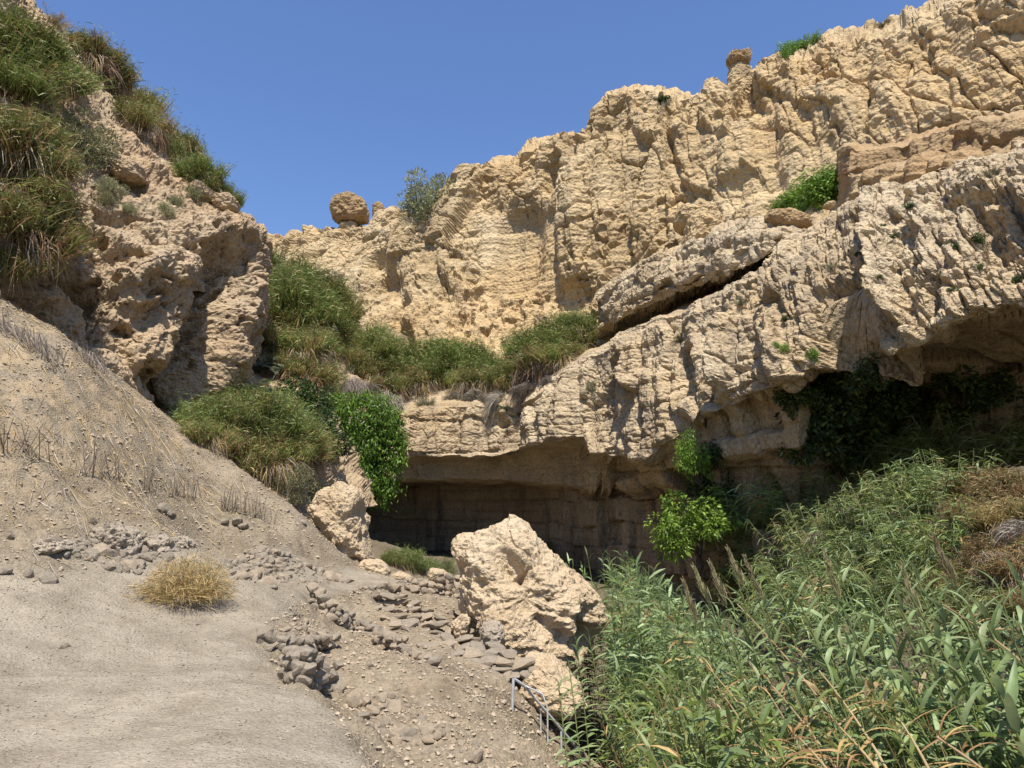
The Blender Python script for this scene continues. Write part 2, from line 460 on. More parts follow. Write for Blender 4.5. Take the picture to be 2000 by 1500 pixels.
# --- lower right cliff with the cave
lipd = np.array([(300, 44), (560, 42), (780, 40), (1000, 38), (1150, 33), (1300, 28), (1400, 25), (1500, 22), (1600, 20), (1700, 18.5), (1850, 16.5), (2000, 15), (2200, 13), (2600, 9.5)])
def LD(x): return float(np.interp(x, lipd[:, 0], lipd[:, 1]))
def row(pts, off):
    """(px,py) pairs with an offset in metres behind the lip (number, or list of (px, off))"""
    if isinstance(off, (int, float)): f = lambda x: off
    else:
        o = np.array(off); f = lambda x: float(np.interp(x, o[:, 0], o[:, 1]))
    xs = sorted(set([p[0] for p in pts]) | set(int(v) for v in lipd[:, 0]))
    ps = np.array(pts, float)
    return [(x, float(np.interp(x, ps[:, 0], ps[:, 1])), LD(x) + f(x)) for x in xs]
lip = [(300, 885), (560, 885), (780, 893), (980, 892), (1010, 880), (1060, 868), (1140, 852), (1150, 884), (1200, 890), (1285, 878), (1300, 862), (1345, 850), (1365, 800), (1400, 803), (1440, 785), (1480, 765),
       (1560, 742), (1585, 722), (1600, 705), (1690, 690), (1705, 685), (1760, 668), (1850, 655), (1868, 628), (1900, 615), (2000, 600), (2200, 560), (2600, 470)]
top = [(300, 780), (560, 790), (690, 800), (790, 800), (880, 790), (1000, 788), (1080, 740), (1150, 692), (1250, 642), (1400, 572), (1500, 520), (1560, 480), (1650, 412), (1700, 392), (1800, 352), (1900, 322), (2000, 300), (2200, 230), (2600, 90)]
lipa, topa = np.array(lip), np.array(top)
def between(f):
    xs = sorted(set(lipa[:, 0]) | set(topa[:, 0]))
    return [(x, np.interp(x, lipa[:, 0], lipa[:, 1]) * (1 - f) + np.interp(x, topa[:, 0], topa[:, 1]) * f) for x in xs]
rows = [
    row([(300, 1130), (780, 1130), (1000, 1130), (1150, 1130), (1300, 1170), (1400, 1230), (1500, 1250), (1700, 1230), (2000, 1180), (2600, 1150)], [(300, 7), (1000, 6.6), (1150, 5.6), (1300, 4.6), (1400, 4.0), (1500, 4.2), (1700, 8), (2000, 8), (2600, 8)]),
    row([(300, 945), (780, 945), (1000, 950), (1100, 955), (1150, 968), (1300, 958), (1380, 910), (1400, 895), (1560, 885), (1600, 855), (1700, 815), (1850, 760), (2000, 712), (2600, 600)], [(300, 6.5), (1000, 6.2), (1150, 5.2), (1290, 4.2), (1310, 3.0), (1400, 2.8), (1560, 3.2), (1620, 6.5), (1700, 7.6), (2000, 7.6), (2600, 7)]),
    row([(300, 935), (780, 934), (1000, 940), (1100, 946), (1150, 955), (1300, 940), (1380, 900), (1400, 884), (1560, 872), (1600, 845), (1650, 820), (1700, 800), (1850, 740), (2000, 695), (2600, 580)], [(300, 2.0), (780, 1.0), (1000, 2.6), (1100, 3.6), (1150, 3.6), (1300, 2.4), (1400, 1.5), (1560, 1.8), (1620, 5.0), (1700, 6.6), (2000, 6.6), (2600, 6)]),
    row([(300, 905), (780, 904), (1000, 902), (1010, 895), (1140, 885), (1150, 897), (1200, 903), (1290, 895), (1345, 862), (1365, 822), (1440, 800), (1480, 782), (1560, 760), (1600, 735), (1700, 712), (1850, 675), (2000, 625), (2600, 500)], [(300, 1.6), (780, 0.85), (1000, 2.2), (1060, 3.3), (1140, 3.4), (1160, 1.8), (1290, 1.6), (1365, 1.2), (1400, 1.1), (1560, 1.3), (1620, 4.0), (1700, 5), (2000, 5), (2600, 4.5)]),
    row(lip, 0.0),
    row(between(0.06), -0.1),
    row(between(0.5), [(300, 0.3), (1000, 0.3), (1400, 0.7), (1700, 0.9), (2000, 1.0), (2600, 1)]),
    row(top, [(300, 1.0), (1000, 1.0), (1150, 1.6), (1400, 2.4), (1700, 3.0), (2000, 3.2), (2600, 3)]),
    row([(300, 700), (690, 705), (1000, 690), (1080, 690), (1150, 680), (1190, 660), (1250, 641), (1400, 571), (1500, 519), (1560, 476), (1650, 404), (1700, 386), (1800, 346), (1900, 316), (2000, 294), (2600, 84)], [(300, 8), (690, 8), (1000, 8), (1150, 7), (1250, 7.5), (1400, 9), (1700, 9), (2600, 8)]),
]
cnt = [62, 22, 18, 18, 16, 90, 96, 26]
Gl, Al, Il = rows_to_grid(rows, 920, cnt, 520, 2420, smooth_u=1)
pxl, pyl, il = Al[..., 0].ravel(), Al[..., 1].ravel(), Il.ravel()
tdir = nrm(np.array([10.0, -23.0, 0])); ndir = np.array([tdir[1], -tdir[0], 0])
caveW = 1 - sstep(1.0, 1.7, il)
faceW = sstep(3.97, 4.9, il) * (1 - sstep(6.7, 7.25, il))
slantK = np.interp(pxl, [900, 1150, 1500, 1750, 2000], [0.1, 0.15, 0.3, 0.55, 0.65])
DEEP = [(P(1628, 545, 19.5), P(1640, 700, 19.5), 1.35, 2.2), (P(1660, 600, 19.0), P(1690, 700, 18.6), 0.6, 0.8),
        (P(880, 850, 40), P(960, 890, 40), 0.8, 0.5), (P(980, 820, 39), P(985, 890, 39), 0.45, 0.9),
        (P(1330, 690, 28), P(1345, 840, 27), 0.7, 0.9), (P(1380, 640, 26), P(1355, 790, 26), 0.45, 0.7),
        (P(1850, 580, 17), P(1868, 660, 16.6), 0.42, 0.8), (P(1880, 430, 18), P(1900, 520, 17.5), 0.7, 0.5), (P(1930, 400, 17.5), P(1990, 620, 15.4), 0.45, 0.8),
        (P(1770, 470, 19.5), P(1835, 640, 17), 0.38, 0.6), (P(1690, 440, 21), P(1760, 660, 18), 0.3, 0.45),
        (P(1180, 700, 33), P(1215, 860, 32), 0.45, 0.6), (P(1050, 770, 37), P(1070, 860, 36), 0.5, 0.6),
        (P(1600, 980, 24), P(1600, 980, 24), 2.0, 0.8),
        (P(1480, 600, 23), P(1545, 720, 21.4), 0.7, -0.5), (P(1420, 640, 25), P(1440, 760, 24.5), 0.7, -0.6), (P(1260, 760, 30), P(1250, 870, 29.5), 1.2, -0.5),
        (P(1100, 730, 35), P(1090, 840, 34.5), 0.9, -0.5), (P(1715, 560, 19), P(1760, 660, 18), 0.5, -0.55), (P(1830, 560, 17.4), P(1800, 650, 17.2), 0.4, -0.3)]
def low1(p):
    s = p @ tdir; w = p @ ndir
    sh = np.c_[s + slantK * p[:, 2], p[:, 2], w]
    d = 0.6 * fbm(p / 7.0, 2, 21) * (0.3 + 0.7 * faceW)
    wv = fbm(p / 3.0, 2, 77)[:, None] * 0.25
    f1, f2, c2 = worley(sh * [1 / 1.9, 1 / 7.0, 1 / 4.0] + wv, 31, .85, .9)
    d += faceW * ((c2 - .5) * 0.95 - 0.24 * np.exp(-(f2 - f1) / 0.05))
    f1, f2, c = worley(sh * [1 / .8, 1 / 3.4, 1 / 1.8] + wv * 2, 35, .85, .8)
    d += faceW * ((c - .5) * 0.12 - 0.13 * np.exp(-(f2 - f1) / 0.06))
    d += faceW * .11 * ridged(sh * [1 / .8, 1 / 9.0, 1 / 4.0], 2, 41)
    # beds: each juts out at its foot and is undercut below
    zb = (p[:, 2] - .15 * s) / 2.1 + .16 * fbm(p / 6.0, 2, 48); fr = zb - np.floor(zb)
    str_ = .30 + .5 * sstep(-.1, .3, gnoise(np.c_[np.floor(zb) * 3.7, s / 5.0, s * 0], 49))
    d += faceW * str_ * .24 * (.5 - fr)
    mid = (1 - faceW) * (1 - caveW)
    d += mid * ((c - .5) * 0.14 + 0.08 * fbm(p / 1.4, 2, 25))
    return d + capsules(p, DEEP)
def low2(p):
    s = p @ tdir; w = p @ ndir
    sh = np.c_[s + slantK * p[:, 2], p[:, 2], w]
    sc = np.interp(pxl, [900, 1400, 2000], [1.25, 0.95, 0.72])
    d = np.zeros(len(p))
    # cave wall: level courses of jointed blocks
    zr = p[:, 2] + 0.30 * fbm(np.c_[s, w, s * 0] / 3.0, 2, 12) + .45 * gnoise(np.c_[p[:, 2] * .8, s * .05, s * 0], 17)
    rowi = np.floor(zr / 1.05)
    colf = (s + (hsh(rowi.astype(np.int64), rowi.astype(np.int64) * 0, rowi.astype(np.int64) * 0, 5) & np.uint32(255)).astype(float) / 90) / (np.interp(pxl, [1100, 1200], [2.6, 1.3]) * (.55 + (hsh(rowi.astype(np.int64), rowi.astype(np.int64) * 0 + 3, rowi.astype(np.int64) * 0, 6) & np.uint32(255)).astype(float) / 255))
    ci = np.floor(colf).astype(np.int64)
    bid = (hsh(rowi.astype(np.int64), ci, ci * 0, 9) & np.uint32(1023)).astype(float) / 1023
    amp = np.interp(pxl, [1120, 1200], [0.34, 0.85]); brk = sstep(-.25, .15, gnoise(p / 1.6, 18))
    jz = np.minimum(zr / 1.05 - rowi, 1 - (zr / 1.05 - rowi)); jc = np.minimum(colf - ci, 1 - (colf - ci)) * 2
    d += caveW * ((bid - .5) * amp - brk * 0.16 * np.exp(-jz / 0.04) - brk * 0.14 * np.exp(-jc / 0.035))
    mid = (1 - faceW) * (1 - caveW)
    d += mid * sstep(1100, 1200, pxl) * ((bid - .5) * .75 * (1 - sstep(3.2, 3.9, il)) - .14 * np.exp(-jz / 0.05) - .12 * np.exp(-jc / 0.05))
    f1, f2, c = worley(sh * [1 / 1.2, 1 / 3.6, 1 / 2.4] + fbm(p / 2.0, 2, 14)[:, None] * .3, 36)
    d -= faceW * .16 * np.exp(-(f2 - f1) / .045)
    f1, f2, c = worley(sh * np.c_[1 / (.34 * sc), 1 / (1.1 * sc), 1 / (.7 * sc)] + fbm(p / 0.9, 2, 13)[:, None] * .35, 33, .85, .8)
    d += (0.3 + 0.7 * faceW) * ((c - .5) * 0.10 - 0.06 * np.exp(-(f2 - f1) / 0.07))
    d += 0.035 * fbm(p / 0.8, 3, 44) * (0.4 + .6 * faceW)
    lay = gnoise(np.c_[s * 0.15, w * .15, p[:, 2] / 0.26], 51)
    d += 0.035 * lay + 0.055 * ridged(sh * np.c_[1 / (.25 * sc), 1 / (2.0 * sc), 1 / sc], 2, 42) * faceW
    d += 0.03 * fbm(p / 0.2, 2, 45)
    zc = (p[:, 2] + .25 * fbm(p / 2.5, 2, 57)) / .55; zi = np.floor(zc).astype(np.int64)
    on = ((hsh(zi, (s / 1.7 + zi * .37).astype(np.int64), zi * 0, 8) & np.uint32(255)) > 120)
    fr = zc - zi
    d += (on * (-.07 * np.exp(-np.abs(fr - .5) / .07)) + .05 * (fr - .5)) * (.4 + .6 * faceW)
    return d
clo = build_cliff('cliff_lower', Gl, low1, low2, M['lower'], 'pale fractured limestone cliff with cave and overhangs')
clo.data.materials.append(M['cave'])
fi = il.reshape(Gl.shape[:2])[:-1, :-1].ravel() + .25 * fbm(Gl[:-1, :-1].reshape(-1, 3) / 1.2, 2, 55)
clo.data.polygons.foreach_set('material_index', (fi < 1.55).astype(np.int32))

# --- middle tier: the block layer above the dark recess
xs_t = [1170, 1200, 1230, 1300, 1400, 1450, 1490, 1530, 1570, 1600]
t_bot = [638, 630, 610, 578, 541, 524, 504, 482, 470, 470]
t_flr = [668, 660, 644, 618, 574, 550, 524, 490, 472, 472]
t_top = [580, 552, 530, 495, 448, 436, 430, 436, 452, 468]
def tier(py, off): return [(x, y, LD(x) + o) for x, y, o in zip(xs_t, py, off if hasattr(off, '__len__') else [off] * len(xs_t))]
rows = [tier([y + 12 for y in t_flr], 9.0), tier([y - 8 for y in t_flr], 9.0), tier(t_bot, [6, 4.4, 3.8, 3.6, 3.6, 3.8, 4.2, 5, 6.2, 8]), tier([(a * .55 + b * .45) for a, b in zip(t_bot, t_top)], [5.4, 4.2, 3.7, 3.5, 3.5, 3.7, 4.0, 5, 6.5, 8.5]),
        tier(t_top, [6.5, 5.4, 5.0, 4.8, 4.8, 5.0, 5.4, 6.0, 7.5, 9.0]), tier([y - 6 for y in t_top], 14.0)]
Gt, At, It = rows_to_grid(rows, 330, [8, 14, 44, 40, 16], 1170, 1600, smooth_u=3)
def mt1(p):
    s = p @ tdir; sh = np.c_[s, p[:, 2], p @ ndir]
    f1, f2, c = worley(sh * [1 / 1.7, 1 / 1.3, 1 / 2.0] + fbm(p / 2, 2, 3)[:, None] * .4, 61)
    return 0.5 * fbm(p / 3.5, 2, 62) + (c - .5) * .5 - .2 * np.exp(-(f2 - f1) / .06)
def mt2(p):
    f1, f2, c = worley(p * [1 / .5, 1 / .5, 1 / .7], 63)
    return (c - .5) * .16 - .06 * np.exp(-(f2 - f1) / .08) + .1 * fbm(p / .8, 3, 64) + .04 * fbm(p / .25, 2, 65)
build_cliff('cliff_middle', Gt, mt1, mt2, M['lower'], 'thick rock bed overhanging a dark recess', 6)

# --- upper cliff and the rubble slope left of it
rim = [(300, 520), (430, 486), (510, 466), (560, 470), (600, 456), (650, 452), (720, 432), (740, 408), (780, 405), (830, 418), (868, 382), (905, 352), (960, 335), (1040, 306), (1075, 292), (1160, 264), (1166, 255), (1190, 226), (1230, 198), (1330, 188),
       (1390, 172), (1420, 182), (1470, 178), (1495, 140), (1560, 102), (1640, 56), (1700, 48), (1760, 44), (1820, 12), (1900, -20), (2000, -60), (2300, -190), (2700, -380)]
rimd = np.array([(300, 82), (430, 75), (650, 66), (780, 62), (870, 57), (1000, 54.5), (1160, 51), (1300, 47.5), (1500, 43), (1700, 38.5), (2000, 33), (2300, 28), (2700, 22)])
rima = np.array(rim)
wb = [(300, 640), (510, 560), (680, 545), (780, 505), (870, 490), (920, 560), (1060, 585), (1160, 560), (1250, 520), (1320, 472), (1400, 418), (1500, 402), (1600, 360), (1650, 302), (1750, 282), (1850, 258), (2000, 212), (2300, 120), (2700, 0)]
wba = np.array(wb)
def urow(pts, off):
    o = np.array(off if hasattr(off, '__len__') else [(0, off), (3000, off)], float)
    xs = sorted(set(float(p[0]) for p in pts) | set(rimd[:, 0]))
    ps = np.array(pts, float)
    return [(x, np.interp(x, ps[:, 0], ps[:, 1]), np.interp(x, rimd[:, 0], rimd[:, 1]) + np.interp(x, o[:, 0], o[:, 1])) for x in xs]
def ubet(f):
    xs = sorted(set(rima[:, 0]) | set(wba[:, 0]))
    return [(x, np.interp(x, wba[:, 0], wba[:, 1]) * (1 - f) + np.interp(x, rima[:, 0], rima[:, 1]) * f) for x in xs]
foot = [(300, 800), (430, 760), (510, 680), (680, 690), (780, 700), (900, 705), (1000, 690), (1160, 640), (1250, 600), (1320, 560), (1400, 500), (1500, 450), (1600, 430), (1650, 420), (1750, 400), (1850, 360), (2000, 320), (2300, 230), (2700, 100)]
rows = [urow([(x, y + 90) for x, y in foot], [(300, -19), (900, -11), (1160, -10), (1300, -10), (1500, -10), (1700, -10), (2000, -10)]),
        urow([(x, y * .62 + np.interp(x, wba[:, 0], wba[:, 1]) * .38) for x, y in foot], [(300, -14), (650, -12), (900, -8.5), (1160, -7.5), (1500, -7), (2000, -7)]),
        urow(wb, [(300, -6), (650, -7), (780, -6), (870, -4.0), (920, -5), (1000, -4.8), (1160, -5), (1300, -5), (1500, -4.6), (1700, -4.4), (2000, -4.6)]),
        urow(ubet(0.35), [(300, -4), (780, -4), (870, -3), (1000, -3.3), (1160, -4.2), (1300, -4), (1500, -3.6), (2000, -3.6)]),
        urow(ubet(0.68), [(300, -2), (780, -2), (870, -2.2), (1000, -2.4), (1160, -3.3), (1300, -2.8), (1500, -2.2), (2000, -2.4)]),
        urow(ubet(0.9), -1.0),
        urow(rim, 0.0),
        urow([(x, y + 6) for x, y in rim], 5.0),
        urow([(x, y + 14) for x, y in rim], 25.0)]
Gu, Au, Iu = rows_to_grid(rows, 890, [20, 36, 70, 74, 50, 26, 8, 6], 330, 2420, smooth_u=1)
pxu, pyu, iu = Au[..., 0].ravel(), Au[..., 1].ravel(), Iu.ravel()
wallU = sstep(1.8, 2.3, iu)
scar = np.clip(sstep(915, 950, pxu) * (1 - sstep(1090, 1110, pxu)) * sstep(405, 430, pyu + (1000 - pxu) * .0) * (1 - sstep(560, 600, pyu)) +
               sstep(1360, 1400, pxu) * (1 - sstep(1600, 1700, pxu)) * sstep(215, 260, pyu + (1450 - pxu) * .3) * (1 - sstep(420, 440, pyu)) * .55, 0, 1)
topW = sstep(4.0, 4.6, iu)
DU = [(P(1020, 440, 51.5), P(1010, 545, 50.5), 2.8, 1.3), (P(1085, 330, 51.5), P(1092, 460, 50), 1.0, 1.5), (P(1185, 310, 49), P(1180, 540, 46), 1.9, -0.9), (P(1127, 300, 50), P(1130, 540, 47), 1.6, -1.0),
      (P(1170, 270, 50), P(1172, 560, 47), 0.35, 0.7), (P(1385, 330, 43), P(1380, 400, 42), 0.5, 1.6), (P(1450, 260, 42), P(1440, 330, 41), 1.8, -0.9), (P(1545, 260, 41), P(1520, 380, 39), 1.4, 0.9),
      (P(1760, 120, 37), P(1775, 270, 34), 0.6, 1.4), (P(1850, 80, 35), P(1870, 240, 32), 0.6, 1.1), (P(1910, 60, 34), P(1925, 220, 31), 0.9, -0.8), (P(1680, 100, 39), P(1710, 250, 36), .5, .9), (P(1620, 130, 40), P(1680, 260, 37), .4, .7),
      (P(1000, 360, 54), P(1000, 400, 54), 2.0, -0.6), (P(890, 400, 56), P(880, 490, 55), .7, .9), (P(955, 380, 55), P(945, 470, 54), .4, .8), (P(740, 520, 58), P(800, 600, 54), 1.6, 1.2), (P(640, 560, 60), P(700, 640, 55), 1.4, .9), (P(860, 560, 52), P(900, 640, 49), 1.2, .8)]
def up1(p):
    s = p[:, 0] * .8 - p[:, 1] * .6
    sh = np.c_[s + 0.35 * p[:, 2] * (pxu > 1300), p[:, 2], p[:, 0] * .6 + p[:, 1] * .8]
    rough = 1 - .85 * scar
    d = 1.0 * fbm(p / 9.0, 2, 71) * rough
    wv = fbm(p / 4.0, 2, 72)[:, None] * .3
    f1, f2, c = worley(sh * [1 / 2.9, 1 / 9.0, 1 / 5.0] + wv, 73, .85, .8)
    d += wallU * rough * ((c - .5) * .9 - .3 * np.exp(-(f2 - f1) / .05))
    f1, f2, c = worley(sh * [1 / 1.1, 1 / 3.0, 1 / 2.5] + wv * 2, 70, .85, .8)
    d += wallU * rough * ((c - .5) * (.08 + .40 * topW) - .14 * np.exp(-(f2 - f1) / .06))
    d += wallU * rough * .26 * ridged(sh * [1 / 1.7, 1 / 15.0, 1 / 8.0], 2, 84)
    f1, f2, c = worley(p / 3.0 + wv, 75, .85, 1.0)
    d += (1 - wallU) * ((c - .5) * 1.0 - .2 * np.exp(-(f2 - f1) / .1))
    return d + capsules(p, DU)
def up2(p):
    s = p[:, 0] * .8 - p[:, 1] * .6
    sh = np.c_[s + 0.35 * p[:, 2] * (pxu > 1300), p[:, 2], p[:, 0] * .6 + p[:, 1] * .8]
    rough = 1 - .8 * scar
    f1, f2, c = worley(sh * [1 / .6, 1 / 1.3, 1 / 1.0] + fbm(p / 1.2, 2, 79)[:, None] * .35, 76, .85, .8)
    d = rough * ((c - .5) * (.10 + .12 * topW + .22 * (1 - wallU)) - .07 * np.exp(-(f2 - f1) / .09))
    f1, f2, c = worley(sh * [1 / 2.0, 1 / 5.0, 1 / 4.0] + fbm(p / 3.0, 2, 85)[:, None] * .3, 86)
    d -= rough * wallU * .3 * np.exp(-(f2 - f1) / .04)
    d += rough * .07 * fbm(p / 1.3, 3, 78)
    tl = np.interp(pxu, [1500, 1700], [0.0, 0.12])
    zz = p[:, 2] - tl * p[:, 0]
    lay = gnoise(np.c_[s * .06, s * 0, zz / .55], 80) + .6 * gnoise(np.c_[s * .1, s * 0, zz / .22], 81)
    d += lay * (.08 + .11 * topW)
    d += .05 * fbm(p / .38, 2, 82) * (.5 + .5 * rough)
    d -= .30 * sstep(.22, .5, gnoise(p / .6, 83)) * sstep(700, 900, pxu) * (1 - sstep(1300, 1400, pxu)) * (iu < 3.2) * (1 - .7 * scar)
    return d
build_cliff('cliff_upper', Gu, up1, up2, M['upper'], 'tall yellowish limestone cliff above the ledge')

# --- stacked thin orange beds at the foot of the upper cliff, right
xo = [1640, 1650, 1662, 1700, 1750, 1850, 2000, 2200, 2450]
def orow(py, d): return list(zip(xo, py, d))
rows = [orow([412, 410, 408, 398, 378, 338, 308, 235, 140], [34, 29, 25.2, 24.4, 23.6, 22, 19.8, 17, 14]),
        orow([350, 346, 345, 346, 332, 310, 282, 210, 110], [34, 29, 25.3, 24.6, 23.9, 22.4, 20.2, 17.4, 14.3]),
        orow([346, 342, 341, 340, 326, 303, 276, 204, 104], [34.4, 29.4, 25.7, 25.4, 24.8, 23.3, 21, 18.2, 15]),
        orow([300, 295, 292, 298, 293, 265, 236, 160, 60], [34.4, 29.6, 26, 25.6, 25, 23.6, 21.4, 18.6, 15.4]),
        orow([294, 290, 287, 290, 284, 255, 226, 150, 50], [38, 36, 34, 34, 33, 31, 27, 24, 21])]
Go, Ao, Io = rows_to_grid(rows, 380, [36, 8, 34, 14], 1640, 2450, smooth_u=1)
def or1(p):
    s = p @ tdir; sh = np.c_[s, p[:, 2], p @ ndir]
    f1, f2, c = worley(sh * [1 / .8, 1 / .9, 1 / 1.2] + fbm(p / 1.2, 2, 93)[:, None] * .3, 91)
    return (c - .5) * .35 - .16 * np.exp(-(f2 - f1) / .08) + .25 * fbm(p / 2.5, 2, 92) + .2 * ridged(sh * [1 / .5, 1 / 5, 1 / 2], 2, 97)
def or2(p):
    lay = gnoise(np.c_[p[:, 0] * .1, p[:, 1] * .1, p[:, 2] / .2], 94)
    return .08 * lay + .06 * fbm(p / .5, 3, 95) + .025 * fbm(p / .15, 2, 96)
build_cliff('cliff_strata', Go, or1, or2, M['orange'], 'stack of thin orange rock beds below the upper cliff', 4)

# --- left cliff
rows = [
    [(-700, 860, 7), (-150, 800, 12.4), (100, 800, 16.4), (230, 860, 19.4), (340, 900, 21), (400, 880, 22.5), (440, 850, 25), (430, 850, 38)],
    [(-700, 640, 7), (-150, 620, 12.8), (60, 640, 16.4), (210, 700, 19.2), (300, 740, 20.6), (390, 770, 22.2), (452, 745, 24.4), (440, 750, 38)],
    [(-700, 560, 7), (-150, 560, 12.8), (60, 585, 16.6), (205, 640, 19.2), (300, 680, 20.4), (400, 700, 22), (484, 690, 24), (470, 695, 38)],
    [(-700, 480, 7), (-150, 500, 13), (60, 530, 17), (195, 570, 19.2), (300, 600, 20.2), (400, 620, 22), (484, 636, 24), (470, 645, 38)],
    [(-700, 360, 7), (-150, 400, 13.4), (60, 440, 17.4), (185, 470, 19.6), (290, 490, 20.6), (400, 515, 22), (515, 540, 24), (500, 550, 38)],
    [(-700, 220, 7.4), (-150, 290, 14), (70, 350, 18.2), (195, 385, 20.8), (300, 412, 21.8), (400, 430, 23), (508, 452, 25), (495, 460, 38)],
    [(-700, 80, 8.4), (-150, 170, 15), (60, 240, 19.4), (180, 280, 22.2), (270, 320, 24), (350, 352, 25.5), (452, 408, 28), (448, 425, 40)],
    [(-700, -120, 9.5), (-150, -20, 16.5), (40, 110, 21.2), (140, 180, 24), (210, 225, 26), (270, 268, 28), (345, 318, 31), (345, 335, 42)],
    [(-700, -420, 11), (-150, -280, 18), (0, -40, 23), (75, 15, 26), (118, 62, 29), (150, 115, 32), (210, 195, 35), (220, 230, 44)],
    [(-700, -520, 20), (-150, -330, 26), (-40, -60, 31), (30, 5, 34), (70, 50, 36), (110, 110, 38), (170, 195, 40), (180, 240, 48)]]
Gf, Af, If = rows_to_grid(rows, 470, [46, 40, 40, 60, 56, 56, 50, 40, 14], by_x=False, smooth_u=6)
for _ in range(6): Gf[1:-1] = (Gf[:-2] + 2 * Gf[1:-1] + Gf[2:]) / 4
DF = [(P(455, 490, 23), P(365, 790, 21.6), 1.05, 1.5), (P(430, 560, 22.6), P(390, 700, 22), .7, .7), (P(500, 500, 24), P(510, 520, 24), .7, .8),
      (P(150, 530, 18.6), P(190, 560, 19), 0.75, 1.7), (P(205, 600, 19), P(215, 660, 19), .5, .9), (P(235, 485, 20), P(265, 500, 20.2), .55, .8), (P(185, 440, 19.8), P(205, 450, 20), .35, .9),
      (P(180, 490, 19.6), P(190, 500, 19.6), .25, .6), (P(425, 690, 23), P(428, 692, 23), .3, .6), (P(270, 720, 20.4), P(300, 740, 20.6), .5, .7), (P(330, 640, 20.6), P(280, 700, 20.2), .7, -.5),
      (P(330, 520, 21), P(270, 560, 20.4), .9, -.5), (P(450, 620, 23.2), P(430, 740, 23), .7, -.5), (P(480, 460, 24.6), P(430, 450, 23.6), .6, -.4), (P(235, 300, 23), P(300, 345, 24), .9, -.5), (P(200, 420, 20.6), P(330, 430, 22.4), .5, .5),
      (P(60, 600, 16.8), P(110, 620, 17.4), .8, .7),
      (P(235, 350, 22.4), P(270, 356, 22.6), .4, .9), (P(300, 385, 22), P(320, 380, 22.2), .3, .7), (P(280, 575, 20.2), P(300, 560, 20.4), .35, .7), (P(330, 585, 20.6), P(340, 590, 20.8), .25, .6), (P(245, 640, 19.6), P(265, 655, 19.8), .3, .6), (P(310, 450, 21), P(330, 455, 21.2), .3, .5), (P(375, 470, 22), P(390, 480, 22), .3, .6), (P(470, 560, 23.8), P(475, 580, 23.8), .3, .6), (P(215, 520, 19.4), P(225, 540, 19.4), .35, .6), (P(350, 530, 21), P(310, 620, 20.2), .25, .6)]
def lf1(p):
    d = .7 * fbm(p / 3.2, 3, 101)
    f1, f2, c = worley(p / 1.5 + fbm(p / 1.5, 2, 103)[:, None] * .4, 102)
    d += (c - .5) * .35 - .12 * np.exp(-(f2 - f1) / .1)
    return d + capsules(p, DF)
def lf2(p):
    wv = fbm(p / .6, 2, 104)[:, None] * .5
    f1, f2, c = worley(p / .62 + wv, 105)
    d = -.36 * (1 - sstep(.1, .38, f1)) * (c > .55) + (c - .5) * .08
    f1, f2, c = worley(p * [1 / .24, 1 / .24, 1 / .2] + wv, 106)
    d += -.14 * (1 - sstep(.12, .4, f1)) * (c > .45)
    d += .14 * ridged(p / .9, 3, 107) - .06 + .05 * fbm(p / .18, 2, 108)
    return d
build_cliff('cliff_left', Gf, lf1, lf2, M['left'], 'porous brown tufa cliff full of hollows', 8)

# --- green gully between the left cliff and the back slope
rows = [[(290, 900, 20.6), (450, 960, 20.6), (560, 1010, 21.2), (640, 1020, 23.5), (720, 990, 30), (760, 980, 36)],
        [(330, 800, 22.6), (440, 830, 22.6), (560, 865, 24.0), (640, 862, 29), (715, 850, 38), (770, 850, 41.5)],
        [(400, 730, 32), (520, 710, 34), (600, 710, 36), (680, 750, 40), (740, 770, 41.5), (790, 780, 42)],
        [(430, 610, 40), (520, 600, 42), (600, 620, 44), (690, 670, 46), (760, 695, 47), (820, 700, 48)],
        [(440, 490, 56), (520, 500, 54), (580, 540, 53), (680, 620, 51), (780, 665, 51), (850, 680, 52)]]
Gg, Ag, Ig = rows_to_grid(rows, 120, [30, 30, 30, 30], by_x=False, smooth_u=4)
o = build_cliff('gully_slope', Gg, lambda p: .8 * fbm(p / 3, 3, 111), lambda p: .3 * fbm(p / .8, 3, 112), M['left'], 'steep earth gully between the cliffs under the reeds')

# ------------------------------------------------------------------ ray casting onto the terrain for placing things
bpy.context.view_layer.update()
DG = bpy.context.evaluated_depsgraph_get()
EYE = Vector((0, 0, CAM_Z))
def hit(px, py):
    ok, loc, n, i, ob, m = SC.ray_cast(DG, EYE, ray(px, py))
    if not ok: return None, None, None
    if n.dot(ray(px, py)) > 0: n = -n
    return loc.copy(), n.copy(), loc.y
def drop(x, y, z0=80.0):
    ok, loc, n, i, ob, m = SC.ray_cast(DG, Vector((x, y, z0)), Vector((0, 0, -1)))
    return loc.copy() if ok else None

# ------------------------------------------------------------------ vegetation builders
def frame_of(d):
    a = np.where(np.abs(d[:, 2:3]) < .9, np.array([[0, 0, 1.0]]), np.array([[1.0, 0, 0]]))
    e1 = nrm(np.cross(d, a)); e2 = np.cross(d, e1)
    return e1, e2

